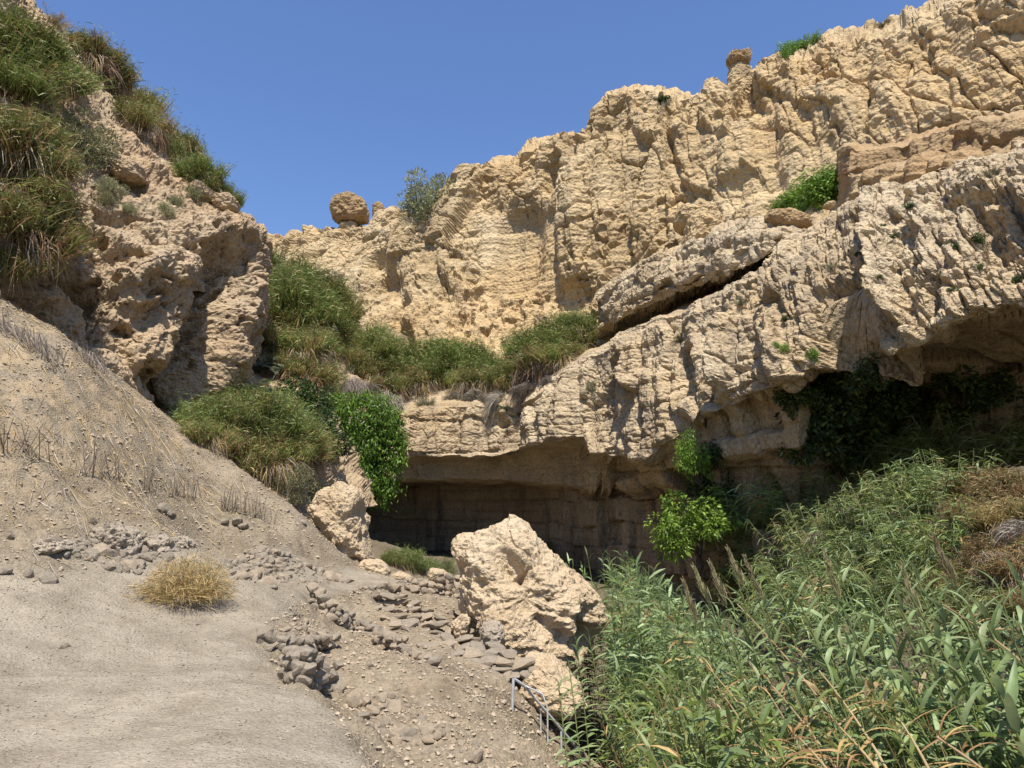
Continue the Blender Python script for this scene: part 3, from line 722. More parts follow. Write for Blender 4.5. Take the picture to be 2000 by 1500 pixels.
class Veg:
    """Collects leaf blades and stalks with a colour for each."""
    def __init__(s): s.v, s.q, s.c, s.n = [], [], [], 0
    def blades(s, base, d, L, W, droop, col, segs=3, flat=None, prof=None):
        N = len(base); d = nrm(np.asarray(d, float))
        L, W, droop = (np.broadcast_to(np.asarray(a, float), (N,)) for a in (L, W, droop))
        t = np.linspace(0, 1, segs + 1)
        pts = base[:, None] + d[:, None] * (L[:, None] * t)[..., None]
        pts[..., 2] -= (droop * L)[:, None] * t ** 2
        e1, e2 = frame_of(d)
        if flat is None:
            a = rng.uniform(0, 2 * np.pi, N)[:, None]
            side = e1 * np.cos(a) + e2 * np.sin(a)
        else:
            a = rng.normal(0, flat, N)[:, None]
            side = e1 * np.cos(a) + e2 * np.sin(a)
        if prof is None: prof = np.interp(t, [0, .25, .6, 1], [.55, 1, .75, .06])
        w = (W[:, None] * prof)[..., None] * side[:, None] * .5
        v = np.stack([pts - w, pts + w], 2).reshape(-1, 3)
        k = np.arange(segs)
        q = np.stack([2 * k, 2 * k + 1, 2 * k + 3, 2 * k + 2], -1)[None] + (np.arange(N) * 2 * (segs + 1))[:, None, None]
        s.q.append(q.reshape(-1, 4) + s.n); s.v.append(v); s.n += len(v)
        s.c.append(np.repeat(np.broadcast_to(np.asarray(col, float), (N, 3)), 2 * (segs + 1), 0))
    def tube(s, pts, r0, r1, col, sides=5):
        pts = np.asarray(pts, float); n = len(pts)
        d = nrm(np.gradient(pts, axis=0)); e1, e2 = frame_of(d)
        r = np.linspace(r0, r1, n)[:, None, None]
        a = np.linspace(0, 2 * np.pi, sides, endpoint=False)
        ring = pts[:, None] + r * (e1[:, None] * np.cos(a)[None, :, None] + e2[:, None] * np.sin(a)[None, :, None])
        v = ring.reshape(-1, 3)
        i = np.arange(n - 1)[:, None] * sides; j = np.arange(sides)[None]
        q = np.stack([i + j, i + (j + 1) % sides, i + sides + (j + 1) % sides, i + sides + j], -1).reshape(-1, 4)
        s.q.append(q + s.n); s.v.append(v); s.n += len(v)
        s.c.append(np.repeat(np.array([col], float), len(v), 0))
    def mesh(s, name, mat, smooth=False):
        me = mesh_np(name, np.concatenate(s.v), np.concatenate(s.q), smooth=smooth, tint=np.concatenate(s.c))
        me.materials.append(mat); return me

def ball(n, shell=.5):
    d = nrm(rng.normal(size=(n, 3)))
    return d * (shell + (1 - shell) * rng.random(n) ** .5)[:, None] , d
def pick(cols, n, jit=.18, p=None):
    cols = np.array(cols, float)
    c = cols[rng.choice(len(cols), n, p=p)]
    return np.clip(c * (1 + rng.normal(0, jit, (n, 1))), .005, .8)

GREEN = [(0.155, 0.202, 0.043), (0.202, 0.254, 0.069), (0.112, 0.155, 0.036), (0.241, 0.245, 0.077)]
BLUEG = [(.215, .28, .12), (.28, .34, .165), (.16, .215, .085)]
FRESH = [(.155, .27, .032), (.21, .33, .05), (.10, .19, .025)]
OLIVE = [(0.146, 0.150, 0.073), (0.181, 0.181, 0.099), (0.112, 0.120, 0.060)]
STRAW = [(0.378, 0.258, 0.112), (0.447, 0.331, 0.172), (0.284, 0.172, 0.073)]
GREYS = [(0.327, 0.284, 0.232), (0.258, 0.215, 0.172), (0.387, 0.335, 0.267)]
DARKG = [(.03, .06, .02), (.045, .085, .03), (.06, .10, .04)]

def tussock_mesh(name, greens, straw, size=1.0, n=1500, hang=.35):
    """A reed tussock of unit radius: upright and arching leafy stems, straw skirts hanging below."""
    vg = Veg(); H = 13
    for k in range(H):                                   # sub-clumps give an uneven outline
        a = rng.uniform(0, 2 * np.pi); r = rng.random() ** .5 * .8
        hx, hy, hz, hs = r * np.cos(a), r * np.sin(a), rng.uniform(-.2, .1) - .25 * r, rng.uniform(.55, 1.1)
        lean = np.array([np.cos(a), np.sin(a)]) * r * .45 + rng.normal(0, .12, 2)
        local = np.clip(straw * rng.uniform(.3, 1.7), 0, .95); br = rng.uniform(.8, 1.2)
        m = n // H
        d = nrm(np.c_[lean[0] + rng.normal(0, .28, m), lean[1] + rng.normal(0, .28, m), np.ones(m)])
        base = np.c_[hx + rng.normal(0, .15, m), hy + rng.normal(0, .15, m), hz + rng.uniform(-.1, .15, m)]
        isst = rng.random(m) < local
        col = np.where(isst[:, None], pick(STRAW, m), pick(greens, m)) * br
        L = hs * rng.uniform(.45, 1.0, m)
        vg.blades(base, d, L, .024 * size, rng.uniform(.0, .35, m), col, 3)
        m2 = int(n / H * 1.6)                            # leaves carried along the stems
        t = rng.random(m2) ** .8; pk = rng.integers(0, m, m2)
        b2 = base[pk] + d[pk] * (t * L[pk])[:, None]
        th = rng.uniform(0, 2 * np.pi, m2)
        d2 = np.c_[np.cos(th), np.sin(th), rng.uniform(-.1, 1.1, m2)]
        isst = rng.random(m2) < local * (1.5 - t)
        vg.blades(b2, d2, rng.uniform(.12, .3, m2), .026 * size, rng.uniform(.2, .8, m2), np.where(isst[:, None], pick(STRAW, m2), pick(greens, m2)) * br, 2)
    if hang > 0:
        m = int(n * hang); th = rng.uniform(0, 2 * np.pi, m)
        base = np.c_[np.cos(th) * rng.uniform(.3, .85, m), np.sin(th) * rng.uniform(.3, .85, m), rng.uniform(-.4, 0, m)]
        d = np.c_[np.cos(th) * .6 + rng.normal(0, .2, m), np.sin(th) * .6 + rng.normal(0, .2, m), rng.uniform(-.8, .3, m)]
        vg.blades(base, d, rng.uniform(.25, .6, m), .02 * size, rng.uniform(.4, 1.2, m), pick(STRAW + GREYS[:2], m), 3)
    return vg.mesh(name, M['leaf'])

def shrub_mesh(name, cols, n=1500, leaf=.10, clumps=16, aspect=(1, 1, 1), droop=.2, elong=2.0, stems=True, segs=2):
    """Leafy shrub of unit radius: leaves gathered in clumps through the crown, on a few branching stems."""
    vg = Veg(); asp = np.array(aspect)
    c0, _ = ball(clumps, .25); c0 = c0 * rng.uniform(.6, .95, (clumps, 1))
    sizes = rng.uniform(.13, .36, clumps)
    for c, r in zip(c0, sizes):
        m = int(n / clumps * (r / .26) ** 2)
        o, dd = ball(m, .55)
        base = (c + o * r) * asp
        d = nrm(dd + rng.normal(0, .5, (m, 3)) + [0, 0, .2])
        br = .75 + .5 * rng.random()
        vg.blades(base, d, leaf * elong * rng.uniform(.6, 1.2, m), leaf, droop, pick(cols, m) * br, segs, prof=np.interp(np.linspace(0, 1, segs + 1), [0, .5, 1], [.25, 1, .1]))
    if stems:
        for c in c0[:9]:
            p0 = np.array([0, 0, -asp[2] * .9]); p2 = c * asp
            p1 = (p0 + p2) / 2 + rng.normal(0, .08, 3)
            vg.tube([p0, p1, p2], .025, .008, (.12, .09, .06), 4)
    return vg.mesh(name, M['leaf'])

def feather_mesh(name, cols, n=2600, up=.9, aspect=(1, 1, 1), thick=.018, L=(.12, .3)):
    """Fine-needled shrub (tamarisk) of unit radius: wispy upright sprays on thin branches."""
    vg = Veg(); asp = np.array(aspect)
    nb = 26
    d = nrm(np.c_[rng.normal(0, .75, (nb, 2)), np.abs(rng.normal(up, .45, nb))])
    for k in range(nb):
        l = rng.uniform(.7, 1.35)
        p0 = np.array([rng.normal(0, .12), rng.normal(0, .12), -.75]); p1 = p0 + d[k] * l * .55; p2 = p0 + d[k] * l + rng.normal(0, .08, 3)
        vg.tube(np.array([p0, p1, p2]) * asp, .016, .004, (.13, .10, .07), 4)
        m = n // nb; t = rng.random(m) ** .7
        base = (p0 + (p2 - p0) * t[:, None] + rng.normal(0, .07, (m, 3))) * asp
        dd = nrm(d[k] + rng.normal(0, .65, (m, 3)) + [0, 0, .25])
        vg.blades(base, dd, rng.uniform(*L, m), thick, rng.uniform(0, .3, m), pick(cols, m, .22) * (.8 + .4 * rng.random()), 2)
    return vg.mesh(name, M['leaf'])

def hang_mesh(name, cols, n=900, L=(.4, 1.0), width=1.0):
    """A curtain of dry straw hanging over an edge; unit half-width along x, facing -y."""
    vg = Veg()
    x = rng.uniform(-1, 1, n) * width
    base = np.c_[x, rng.uniform(-.12, .25, n), rng.uniform(-.1, .25, n) + .1 * np.sin(x * 5)]
    d = np.c_[rng.normal(0, .25, n), rng.uniform(-.9, -.2, n), rng.uniform(-.5, .35, n)]
    vg.blades(base, d, rng.uniform(*L, n), .022, rng.uniform(.7, 1.5, n), pick(cols, n), 3)
    return vg.mesh(name, M['straw'])

def place_on(px, py, push=0.0):
    p, n, d = hit(px, py)
    if p is None:
        return None, None, None
    return p + n * push, n, d

def put_plant(name, me_list, px, py, rpx, label, cat, group, part, sz=(1, 1, 1), sink=.15, tiltk=.25, base=True, grow=1.0):
    """Stand a plant on whatever rock or ground is seen at this spot, sized by its real width there."""
    p, n, d = hit(px, py)
    if p is None:
        p, n, d = hit(px, py + 12)
        if p is None: return None
    dist = (p - EYE).length
    r = rpx * grow / FPX * dist * R.uniform(.85, 1.15)
    root = empty(name, p)
    me = me_list[R.randrange(len(me_list))]
    up = Vector((0, 0, 1)).lerp(n, tiltk).normalized()
    q_ = up.to_track_quat('Z', 'Y').to_matrix().to_4x4() @ Matrix.Rotation(R.uniform(0, 6.28), 4, 'Z')
    o = add(part, me, None, root)
    off = Vector((0, 0, 1)) * (r * sz[2] * (0.5 if base else 0.0) - r * sink)
    o.matrix_parent_inverse = Matrix.Identity(4)
    o.matrix_local = Matrix.Translation(off) @ q_ @ Matrix.Diagonal((r * sz[0], r * sz[1], r * sz[2], 1))
    tag(root, label, cat, group)
    return root

# ------------------------------------------------------------------ boulders, stones, steps, walls
def boulder_mesh(name, outline, d, thick, seed, holes=.12, rough=.10, lean=0.0, nth=150, nph=70, hole_scale=.35, extra=(), back=1.0):
    """A boulder from its outline at distance d with real thickness; pitted by weathering."""
    o = P(*np.array([(a, b, d) for a, b in outline], float).T)[:, [0, 2]]
    c = o.mean(0)
    ang = np.unwrap(np.arctan2(o[:, 1] - c[1], o[:, 0] - c[0]))
    if ang[-1] < ang[0]: o = o[::-1]
    seg = np.linalg.norm(np.diff(np.vstack([o, o[:1]]), axis=0), axis=1); cum = np.r_[0, np.cumsum(seg)]
    s = np.linspace(0, cum[-1], nth, endpoint=False); oc = np.vstack([o, o[:1]])
    ring = np.c_[np.interp(s, cum, oc[:, 0]), np.interp(s, cum, oc[:, 1])]
    for _ in range(3): ring = (np.roll(ring, 1, 0) + 2 * ring + np.roll(ring, -1, 0)) / 4
    ph = np.linspace(-np.pi / 2, np.pi / 2, nph)
    cs, sn = np.cos(ph) ** .55, np.sign(np.sin(ph)) * np.abs(np.sin(ph)) ** .8
    V = np.zeros((nph, nth, 3))
    V[..., 0] = c[0] + (ring[None, :, 0] - c[0]) * cs[:, None]
    V[..., 2] = c[1] + (ring[None, :, 1] - c[1]) * cs[:, None]
    V[..., 1] = d + (thick * sn * np.where(sn > 0, back, 1))[:, None] + lean * (V[..., 2] - c[1])
    p = V.reshape(-1, 3); cen = np.array([c[0], d, c[1]])
    n = nrm(p - cen)
    sc = np.sqrt(np.ptp(o[:, 0]) * np.ptp(o[:, 1]))
    dd = rough * sc * (fbm(p / (.45 * sc), 3, seed) + .5 * ridged(p / (.3 * sc), 2, seed + 4) - .3)
    f1, f2, cc = worley(p / (.42 * sc), seed + 5, .85, 1.0); dd += (cc - .5) * .10 * sc * rough / .1 * .35
    f1, f2, cc = worley(p / hole_scale + fbm(p / hole_scale, 2, seed + 8)[:, None] * .4, seed + 6)
    dd -= holes * (1 - sstep(.1, .42, f1)) * (cc > .5)
    f1, f2, cc = worley(p / (hole_scale * .4), seed + 7); dd -= holes * .4 * (1 - sstep(.15, .45, f1)) * (cc > .4)
    dd += .025 * fbm(p / .12, 2, seed + 9) + .018 * sc * (ridged(p * [1, 1, 1.8] / (.16 * sc), 3, seed + 11) - .6)
    if extra: dd += capsules(p, extra)
    p = p + n * dd[:, None]
    i = np.arange(nph - 1)[:, None] * nth; j = np.arange(nth)[None]
    quads = np.stack([i + j, i + (j + 1) % nth, i + nth + (j + 1) % nth, i + nth + j], -1).reshape(-1, 4)
    return mesh_np(name, p, quads, smooth=False), Vector((float(c[0]), d, float(p[:, 2].min())))

def boulder(outline, d, thick, seed, label, mat='boulder', name='boulder', group=None, **kw):
    me, base = boulder_mesh(name, outline, d, thick, seed, **kw)
    me.transform(Matrix.Translation(-base))
    # object coordinates stay the boulder's own
    o = add(name, me, M[mat], loc=base)
    return tag(o, label, 'boulder', group)

def stone_variant(seed, flat=.7, block=False):
    import bmesh
    bm = bmesh.new(); bmesh.ops.create_icosphere(bm, subdivisions=2, radius=1.0)
    v = np.array([x.co[:] for x in bm.verts])
    if block: v = np.sign(v) * np.abs(v) ** .6
    d = .22 * fbm(v * 1.1 + seed * 7, 2, seed) + .10 * fbm(v * 2.7 + seed, 2, seed + 1)
    f1, f2, c = worley(v * .9 + seed * 3.3, seed, .85, 1.0)
    v = v * (1 + .6 * d + (c - .5) * .10)[:, None]
    rs = np.random.default_rng(seed + 400)
    for _ in range(11):                       # chip flat faces off
        pn = nrm(rs.normal(size=(1, 3)))[0]; off = rs.uniform(.55, .85)
        h = v @ pn; v = np.where((h > off)[:, None], v - pn * (h - off)[:, None] * .92, v)
    v = v * 1.18 * [1, .8, flat]
    for x, co in zip(bm.verts, v): x.co = co
    me = bpy.data.meshes.new('stone'); bm.to_mesh(me); bm.free()
    me.polygons.foreach_set('use_smooth', np.zeros(len(me.polygons), bool))
    return me
STONES = [stone_variant(k, R.uniform(.55, .8), k % 3 == 0) for k in range(12)]
for me in STONES: me.materials.append(M['stone'])
PALE = [m.copy() for m in STONES[:6]]
for me in PALE: me.materials.clear(); me.materials.append(M['palestone'])

def stone_at(parent, pos, r, name='stone', pale=False, flat=1.0, rz=None):
    me = (PALE if pale else STONES)[R.randrange(6 if pale else 12)]
    o = add(name, me, None, None)
    loc = Vector(pos) - (parent.location if parent else Vector())
    o.location = loc
    o.rotation_euler = (R.uniform(-.4, .4), R.uniform(-.4, .4), R.uniform(0, 6.28) if rz is None else rz)
    o.scale = (r * R.uniform(.9, 1.3), r * R.uniform(.85, 1.15), r * R.uniform(.8, 1.1) * flat)
    if parent: o.parent = parent
    return o

# the big leaning boulder and its neighbours
boulder([(884, 1066), (905, 1050), (960, 1030), (1000, 1016), (1030, 1030), (1060, 1062), (1105, 1105), (1150, 1150), (1176, 1185), (1182, 1215), (1150, 1250), (1130, 1290), (1060, 1320), (1000, 1300), (950, 1260), (915, 1215), (905, 1150), (895, 1100)],
        14.0, 1.25, 201, 'huge pale leaning boulder beside the stone steps', holes=.10, rough=.05, lean=.25, nth=300, nph=150, hole_scale=.34, back=1.5,
        extra=[(P(975, 1075, 12.9), P(1010, 1125, 12.9), .26, .24), (P(940, 1140, 13), P(1010, 1140, 12.9), .16, .14), (P(1060, 1225, 12.8), P(1090, 1250, 12.8), .3, .28), (P(1140, 1215, 13), P(1150, 1260, 13), .4, .35), (P(1030, 1280, 12.9), P(1060, 1290, 12.9), .3, .25), (P(1010, 1125, 12.9), P(1070, 1090, 12.9), .06, .08)])
boulder([(1015, 1318), (1030, 1290), (1062, 1284), (1085, 1290), (1105, 1312), (1130, 1330), (1140, 1365), (1120, 1395), (1070, 1385), (1030, 1372), (1012, 1345)],
        11.4, .55, 211, 'flat topped pale boulder lying below the huge leaning boulder', holes=.02, rough=.07, lean=.35, nth=110, nph=60, hole_scale=.2)
boulder([(610, 985), (625, 958), (660, 950), (700, 955), (712, 975), (706, 1000), (716, 1012), (712, 1045), (725, 1090), (700, 1108), (668, 1090), (640, 1062), (615, 1010)],
        19.6, 1.0, 221, 'tall pitted pale boulder standing at the end of the gravel slope', holes=.09, rough=.09, lean=.1, nth=180, nph=90, hole_scale=.35)
boulder([(700, 1105), (712, 1094), (740, 1094), (758, 1106), (762, 1122), (740, 1124), (712, 1117)], 18.6, .4, 231, 'low pale boulder at the path edge below the tall pitted boulder', holes=.02, rough=.08, nth=80, nph=44, hole_scale=.2)
boulder([(836, 1118), (842, 1110), (864, 1112), (876, 1122), (876, 1136), (838, 1136)], 17.6, .3, 233, 'small pale block standing in front of the grey green shrub', holes=.01, rough=.05, nth=60, nph=34)
boulder([(764, 1122), (780, 1116), (800, 1124), (804, 1134), (766, 1132)], 18.0, .25, 235, 'small tan rock half buried at the bend of the path', holes=.01, rough=.07, nth=60, nph=34)
# conglomerate lumps under the big boulder
boulder([(938, 1232), (950, 1215), (975, 1214), (985, 1232), (980, 1262), (960, 1272), (940, 1256)], 12.3, .35, 241, 'rough rounded grey lump of conglomerate left of the huge boulder', mat='stone', holes=.04, rough=.09, nth=80, nph=44, hole_scale=.16)
boulder([(960, 1290), (985, 1276), (1002, 1292), (1000, 1318), (975, 1326), (958, 1312)], 11.7, .35, 243, 'grey earthy lump above the metal handrail', mat='stone', holes=.03, rough=.08, nth=80, nph=44, hole_scale=.16)
boulder([(884, 1215), (900, 1200), (918, 1206), (915, 1232), (900, 1250), (886, 1240)], 13.0, .28, 245, 'tan conglomerate lump at the end of the rough stone terrace', mat='boulder', holes=.03, rough=.09, nth=70, nph=40, hole_scale=.15)
# on the rims
boulder([(646, 405), (655, 386), (685, 381), (708, 390), (720, 408), (716, 428), (695, 437), (665, 438), (650, 428)], 66.5, 1.6, 251, 'rounded orange boulder balanced on the skyline of the back slope', mat='orange', holes=.10, rough=.06, nth=110, nph=60, hole_scale=.6)
boulder([(662, 470), (665, 438), (690, 434), (700, 440), (702, 470)], 66.6, 1.1, 252, 'pale pedestal rock under the balanced orange boulder', mat='upper', holes=.06, rough=.08, nth=70, nph=40, hole_scale=.6)
boulder([(728, 424), (730, 402), (740, 395), (750, 404), (752, 426)], 64.5, .7, 253, 'small pointed rock on the skyline beside the balanced boulder', mat='orange', holes=.06, rough=.08, nth=70, nph=40, hole_scale=.5)
boulder([(1420, 118), (1424, 106), (1440, 104), (1462, 102), (1464, 118), (1462, 128), (1428, 130)], 45.0, .7, 255, 'flat layered orange cap rock on the rim of the upper cliff', mat='orange', holes=.07, rough=.10, nth=90, nph=50, hole_scale=.4)
boulder([(1400, 205), (1418, 165), (1428, 130), (1456, 128), (1470, 160), (1492, 205)], 45.2, .9, 256, 'pale rock neck under the layered cap rock', mat='upper', holes=.05, rough=.08, nth=80, nph=44, hole_scale=.5)
boulder([(418, 400), (428, 384), (450, 382), (463, 392), (462, 410), (448, 420), (424, 412)], 25.6, .55, 257, 'rounded tan boulder perched on the shoulder of the left cliff', mat='left', holes=.06, rough=.08, nth=90, nph=50, hole_scale=.25)
boulder([(366, 380), (372, 366), (400, 358), (418, 372), (420, 392), (390, 396)], 25.6, .6, 258, 'tan rock wedged behind the perched boulder on the left cliff', mat='left', holes=.06, rough=.08, nth=80, nph=44, hole_scale=.25)
boulder([(225, 345), (235, 322), (262, 318), (280, 330), (280, 350), (255, 358), (232, 355)], 22.5, .6, 259, 'squarish tan boulder below the olive shrub on the left cliff', mat='left', holes=.05, rough=.07, nth=90, nph=50, hole_scale=.25)
boulder([(1490, 432), (1500, 416), (1530, 414), (1575, 430), (1580, 448), (1545, 458), (1515, 450)], 27.5, .8, 261, 'smooth orange slab tilted on the ledge below the green bush', mat='orange', holes=.03, rough=.05, nth=90, nph=50, hole_scale=.4)
boulder([(1316, 440), (1325, 412), (1360, 402), (1395, 408), (1400, 430), (1360, 445), (1335, 452)], 37.5, 1.2, 263, 'long fallen yellow block against the foot of the upper cliff', mat='upper', holes=.06, rough=.07, nth=90, nph=50, hole_scale=.5)
boulder([(1336, 482), (1340, 440), (1365, 416), (1402, 418), (1412, 450), (1400, 476), (1370, 484)], 36.3, 1.2, 264, 'upright fractured yellow block in front of the long fallen block', mat='upper', holes=.05, rough=.08, nth=90, nph=50, hole_scale=.5)
boulder([(1430, 438), (1434, 415), (1450, 410), (1462, 418), (1462, 440)], 34.0, .5, 265, 'small pale block on the ledge beside the orange slab', mat='upper', holes=.03, rough=.07, nth=60, nph=34, hole_scale=.4)
boulder([(1608, 404), (1612, 396), (1626, 395), (1632, 402), (1622, 408)], 25.5, .22, 266, 'little pale stone under the green bush on the ledge', mat='upper', holes=.01, rough=.06, nth=50, nph=30)

# dry stone work: each stone a piece of its wall
def ground_pt(px, py):
    p, n, d = hit(px, py)
    return p

def dry_wall(label, line, courses, rpx, cat='wall', name='dry_stone_wall', pale=.3, jit=.4):
    """Stones stacked in courses along a line of spots on the ground."""
    pts = [ground_pt(a, b) for a, b in line]
    root = empty(name, pts[0])
    for k in range(len(pts) - 1):
        a, b = pts[k], pts[k + 1]
        L = (b - a).length; r = rpx / FPX * ((a + b) / 2 - EYE).length
        n = max(1, int(L / (r * 1.55)))
        for i in range(n):
            for c in range(courses if isinstance(courses, int) else courses[k]):
                t = (i + R.uniform(.3, .7)) / n
                q0 = a.lerp(b, t)
                rr = r * R.uniform(.7, 1.25)
                z = max(q0.z, G(q0.x, q0.y))
                stone_at(root, (q0.x + R.uniform(-jit, jit) * r, q0.y + c * r * .35 + R.uniform(-jit, jit) * r, z + r * .3 + c * r * 1.15), rr, 'stone', R.random() < pale)
    return tag(root, label, cat, None, 'thing')

def heap(label, spots, n, rpx, name='stone_heap', cat='stone heap', pale=.25, group=None):
    """Stones lying over an area of the slope given by corner spots."""
    pts = [ground_pt(a, b) for a, b in spots]
    root = empty(name, pts[0])
    xs = [a for a, b in spots]; ys = [b for a, b in spots]
    cnt_ = 0; tries = 0
    def inside(x, y):
        c = False; m = len(spots)
        for i in range(m):
            x1, y1 = spots[i]; x2, y2 = spots[(i + 1) % m]
            if (y1 > y) != (y2 > y) and x < (x2 - x1) * (y - y1) / (y2 - y1) + x1: c = not c
        return c
    while cnt_ < n and tries < n * 20:
        tries += 1
        x, y = R.uniform(min(xs), max(xs)), R.uniform(min(ys), max(ys))
        if not inside(x, y): continue
        p = ground_pt(x, y)
        if p is None: continue
        d = (p - EYE).length
        r = rpx / FPX * d * math.exp(R.gauss(0, .5))
        stone_at(root, p - Vector((0, 0, r * .1)), r, 'stone', R.random() < pale)
        cnt_ += 1
    return tag(root, label, cat, group, 'thing')

dry_wall('dry stone wall of big grey rounded stones below the path edge', [(556, 1312), (590, 1338), (630, 1352), (668, 1345)], 3, 15, pale=.1)
dry_wall('short dry stone return beside the path edge, half buried in gravel', [(500, 1252), (530, 1268), (560, 1275), (610, 1268), (660, 1262)], 2, 11, pale=.2)
dry_wall('long dry stone wall running down the left flank of the steps', [(600, 1172), (640, 1206), (690, 1232), (735, 1250), (790, 1272), (850, 1300)], [3, 3, 2, 2, 1], 10, pale=.45)
dry_wall('rough stone terrace wall ending at the huge leaning boulder', [(748, 1150), (800, 1150), (850, 1160), (900, 1172), (940, 1170)], [1, 2, 4, 3], 9, pale=.8)
dry_wall('line of small edging stones along the far side of the path', [(690, 1158), (720, 1152), (760, 1144), (800, 1136), (860, 1140), (930, 1146)], 1, 6, pale=.5)
heap('big heap of grey field stones beside the path under the gravel slope', [(436, 1098), (470, 1078), (520, 1066), (560, 1080), (600, 1105), (650, 1118), (682, 1136), (600, 1140), (500, 1138), (448, 1128)], 270, 5.0)
heap('crumbling stony earth bank behind the dry straw bush', [(60, 1064), (150, 1058), (175, 1030), (230, 1032), (300, 1040), (320, 1060), (345, 1065), (330, 1090), (290, 1092), (270, 1120), (220, 1118), (180, 1096), (120, 1080)], 200, 6.5, 'earth_bank', 'bank', .1)
heap('pale stones scattered among gravel at the broken edge of the path', [(560, 1200), (590, 1190), (640, 1240), (620, 1262), (560, 1260), (520, 1250)], 60, 4.5, 'stone_scatter', 'stones', .5)
heap('pale rubble spilling down the slope below the stone wall', [(690, 1365), (760, 1352), (830, 1400), (900, 1430), (960, 1480), (860, 1490), (760, 1450), (700, 1400)], 90, 6.0, 'rubble_spill', 'rubble', .5)
heap('grey crumbly stones around the foot of the huge boulder', [(900, 1215), (960, 1215), (1010, 1300), (1000, 1340), (960, 1320), (900, 1260)], 60, 6.0, 'rubble_spill', 'rubble', .3)

for (ol, sd_, lab) in [([(178, 1046), (205, 1030), (250, 1032), (268, 1050), (262, 1088), (235, 1108), (205, 1100), (182, 1076)], 271, 'dark crumbling earth lump in the bank left of the straw bush'),
                      ([(272, 1060), (300, 1046), (336, 1052), (345, 1075), (320, 1098), (285, 1092)], 272, 'ragged grey earth lump behind the straw bush'),
                      ([(338, 1062), (352, 1048), (372, 1056), (374, 1072), (358, 1082), (345, 1078)], 273, 'small dark overhanging clod right above the straw bush'),
                      ([(62, 1068), (90, 1056), (130, 1058), (140, 1072), (110, 1084), (72, 1082)], 274, 'low grey clod bank at the left end of the earth bank')]:
    cx_, cy_ = np.mean([p_[0] for p_ in ol]), np.mean([p_[1] for p_ in ol])
    boulder(ol, ground_pt(cx_, cy_).y + .12, .32, sd_, lab, mat='stone', name='earth_clod', holes=.10, rough=.12, nth=110, nph=60, hole_scale=.17)
# steps
root = None
for k in range(12):
    p = ground_pt(732 + k * 24, 1166 + k * 14.5)
    if p is None: continue
    if root is None:
        root = empty('stone_steps', p)
        tag(root, 'rough stone steps climbing to the path beside the long dry stone wall', 'steps')
    w = .62
    for j in range(5):
        stone_at(root, p + Vector((-.5 + j * .26 + R.uniform(-.04, .04), R.uniform(-.05, .05), .03 + R.uniform(-.02, .02))), .15, 'tread_stone', R.random() < .3, .55, R.uniform(-.25, .25))

# loose stones one can pick out
loose = [(127, 1264, 7), (8, 1118, 12), (55, 1124, 10), (95, 1132, 13), (355, 1178, 14), (372, 1184, 9), (345, 1172, 9), (535, 1150, 8), (330, 1005, 14), (316, 998, 14), (440, 1020, 10), (465, 1022, 13), (475, 1030, 10), (440, 912, 0), (20, 1050, 7), (180, 1020, 9), (690, 1372, 17), (712, 1374, 14), (728, 1390, 12),
         (640, 1352, 8), (780, 1430, 9), (856, 1440, 9), (900, 1454, 8), (1030, 1385, 6), (720, 1300, 6), (590, 1020, 8), (560, 1000, 5), (355, 1300, 4), (384, 1220, 3), (880, 1200, 8)]
for (a, b, r_) in loose:
    if r_ <= 0: continue
    p = ground_pt(a, b)
    if p is None: continue
    r = r_ / FPX * (p - EYE).length
    o = stone_at(None, p + Vector((0, 0, r * .2)), r, 'loose_stone', b > 1340)
    tag(o, 'single loose stone lying by itself on the grey gravel', 'stone', 'loose stones on the gravel')

# pebbles: uncountable
def pebbles(name, n, region, rmin, rmax, label, mat):
    (x0, x1, y0, y1), maskf = region
    qx = rng.uniform(x0, x1, n * 3); qy = y0 + (y1 - y0) * rng.random(n * 3) ** 1.3
    qq = np.c_[qx, qy]; zz, pm_, sd_ = ground_h(qq)
    keep = rng.random(n * 3) < maskf(qq, pm_, sd_); qq, zz = qq[keep][:n], zz[keep][:n]
    m = len(qq)
    octv = np.array([[1, 0, 0], [0, 1, 0], [-1, 0, 0], [0, -1, 0], [0, 0, 1], [0, 0, -1]], float)
    octf = np.array([[0, 1, 4], [1, 2, 4], [2, 3, 4], [3, 0, 4], [1, 0, 5], [2, 1, 5], [3, 2, 5], [0, 3, 5]])
    r = rmin * (rmax / rmin) ** (rng.random(m) ** 2.2)
    r = r * np.interp(qq[:, 1], [3, 12], [.7, 1.2])
    V = octv[None] * rng.uniform(.55, 1.2, (m, 6, 1)) * np.array([1, 1, .7]) + rng.normal(0, .12, (m, 6, 3))
    a = rng.uniform(0, 6.28, m); ca, sa = np.cos(a)[:, None], np.sin(a)[:, None]
    V = np.stack([V[..., 0] * ca - V[..., 1] * sa, V[..., 0] * sa + V[..., 1] * ca, V[..., 2]], -1) * r[:, None, None]
    V += np.c_[qq, zz + r * .25][:, None]
    F = octf[None] + (np.arange(m) * 6)[:, None, None]
    o = add(name, mesh_np(name, V.reshape(-1, 3), None, F.reshape(-1, 3), False), mat)
    return tag(o, label, 'gravel', None, 'stuff')
pebbles('gravel', 32000, ((-13, 1.4, 3.2, 19), lambda q_, pm_, sd_: np.where(q_[:, 1] < 19, (1 - pm_) * (.35 + .65 * (gnoise(np.c_[q_, q_[:, 0] * 0] / 1.1, 5) > -.1)), 0) * np.where(sd_ > 0, 1, .7)), .008, .042, 'loose gravel covering the slopes on both sides of the path', M['palestone'])
pebbles('path_grit', 17000, ((-7, 0, 3.2, 18), lambda q_, pm_, sd_: pm_), .005, .018, 'fine grit strewn over the trodden path', M['stone'])

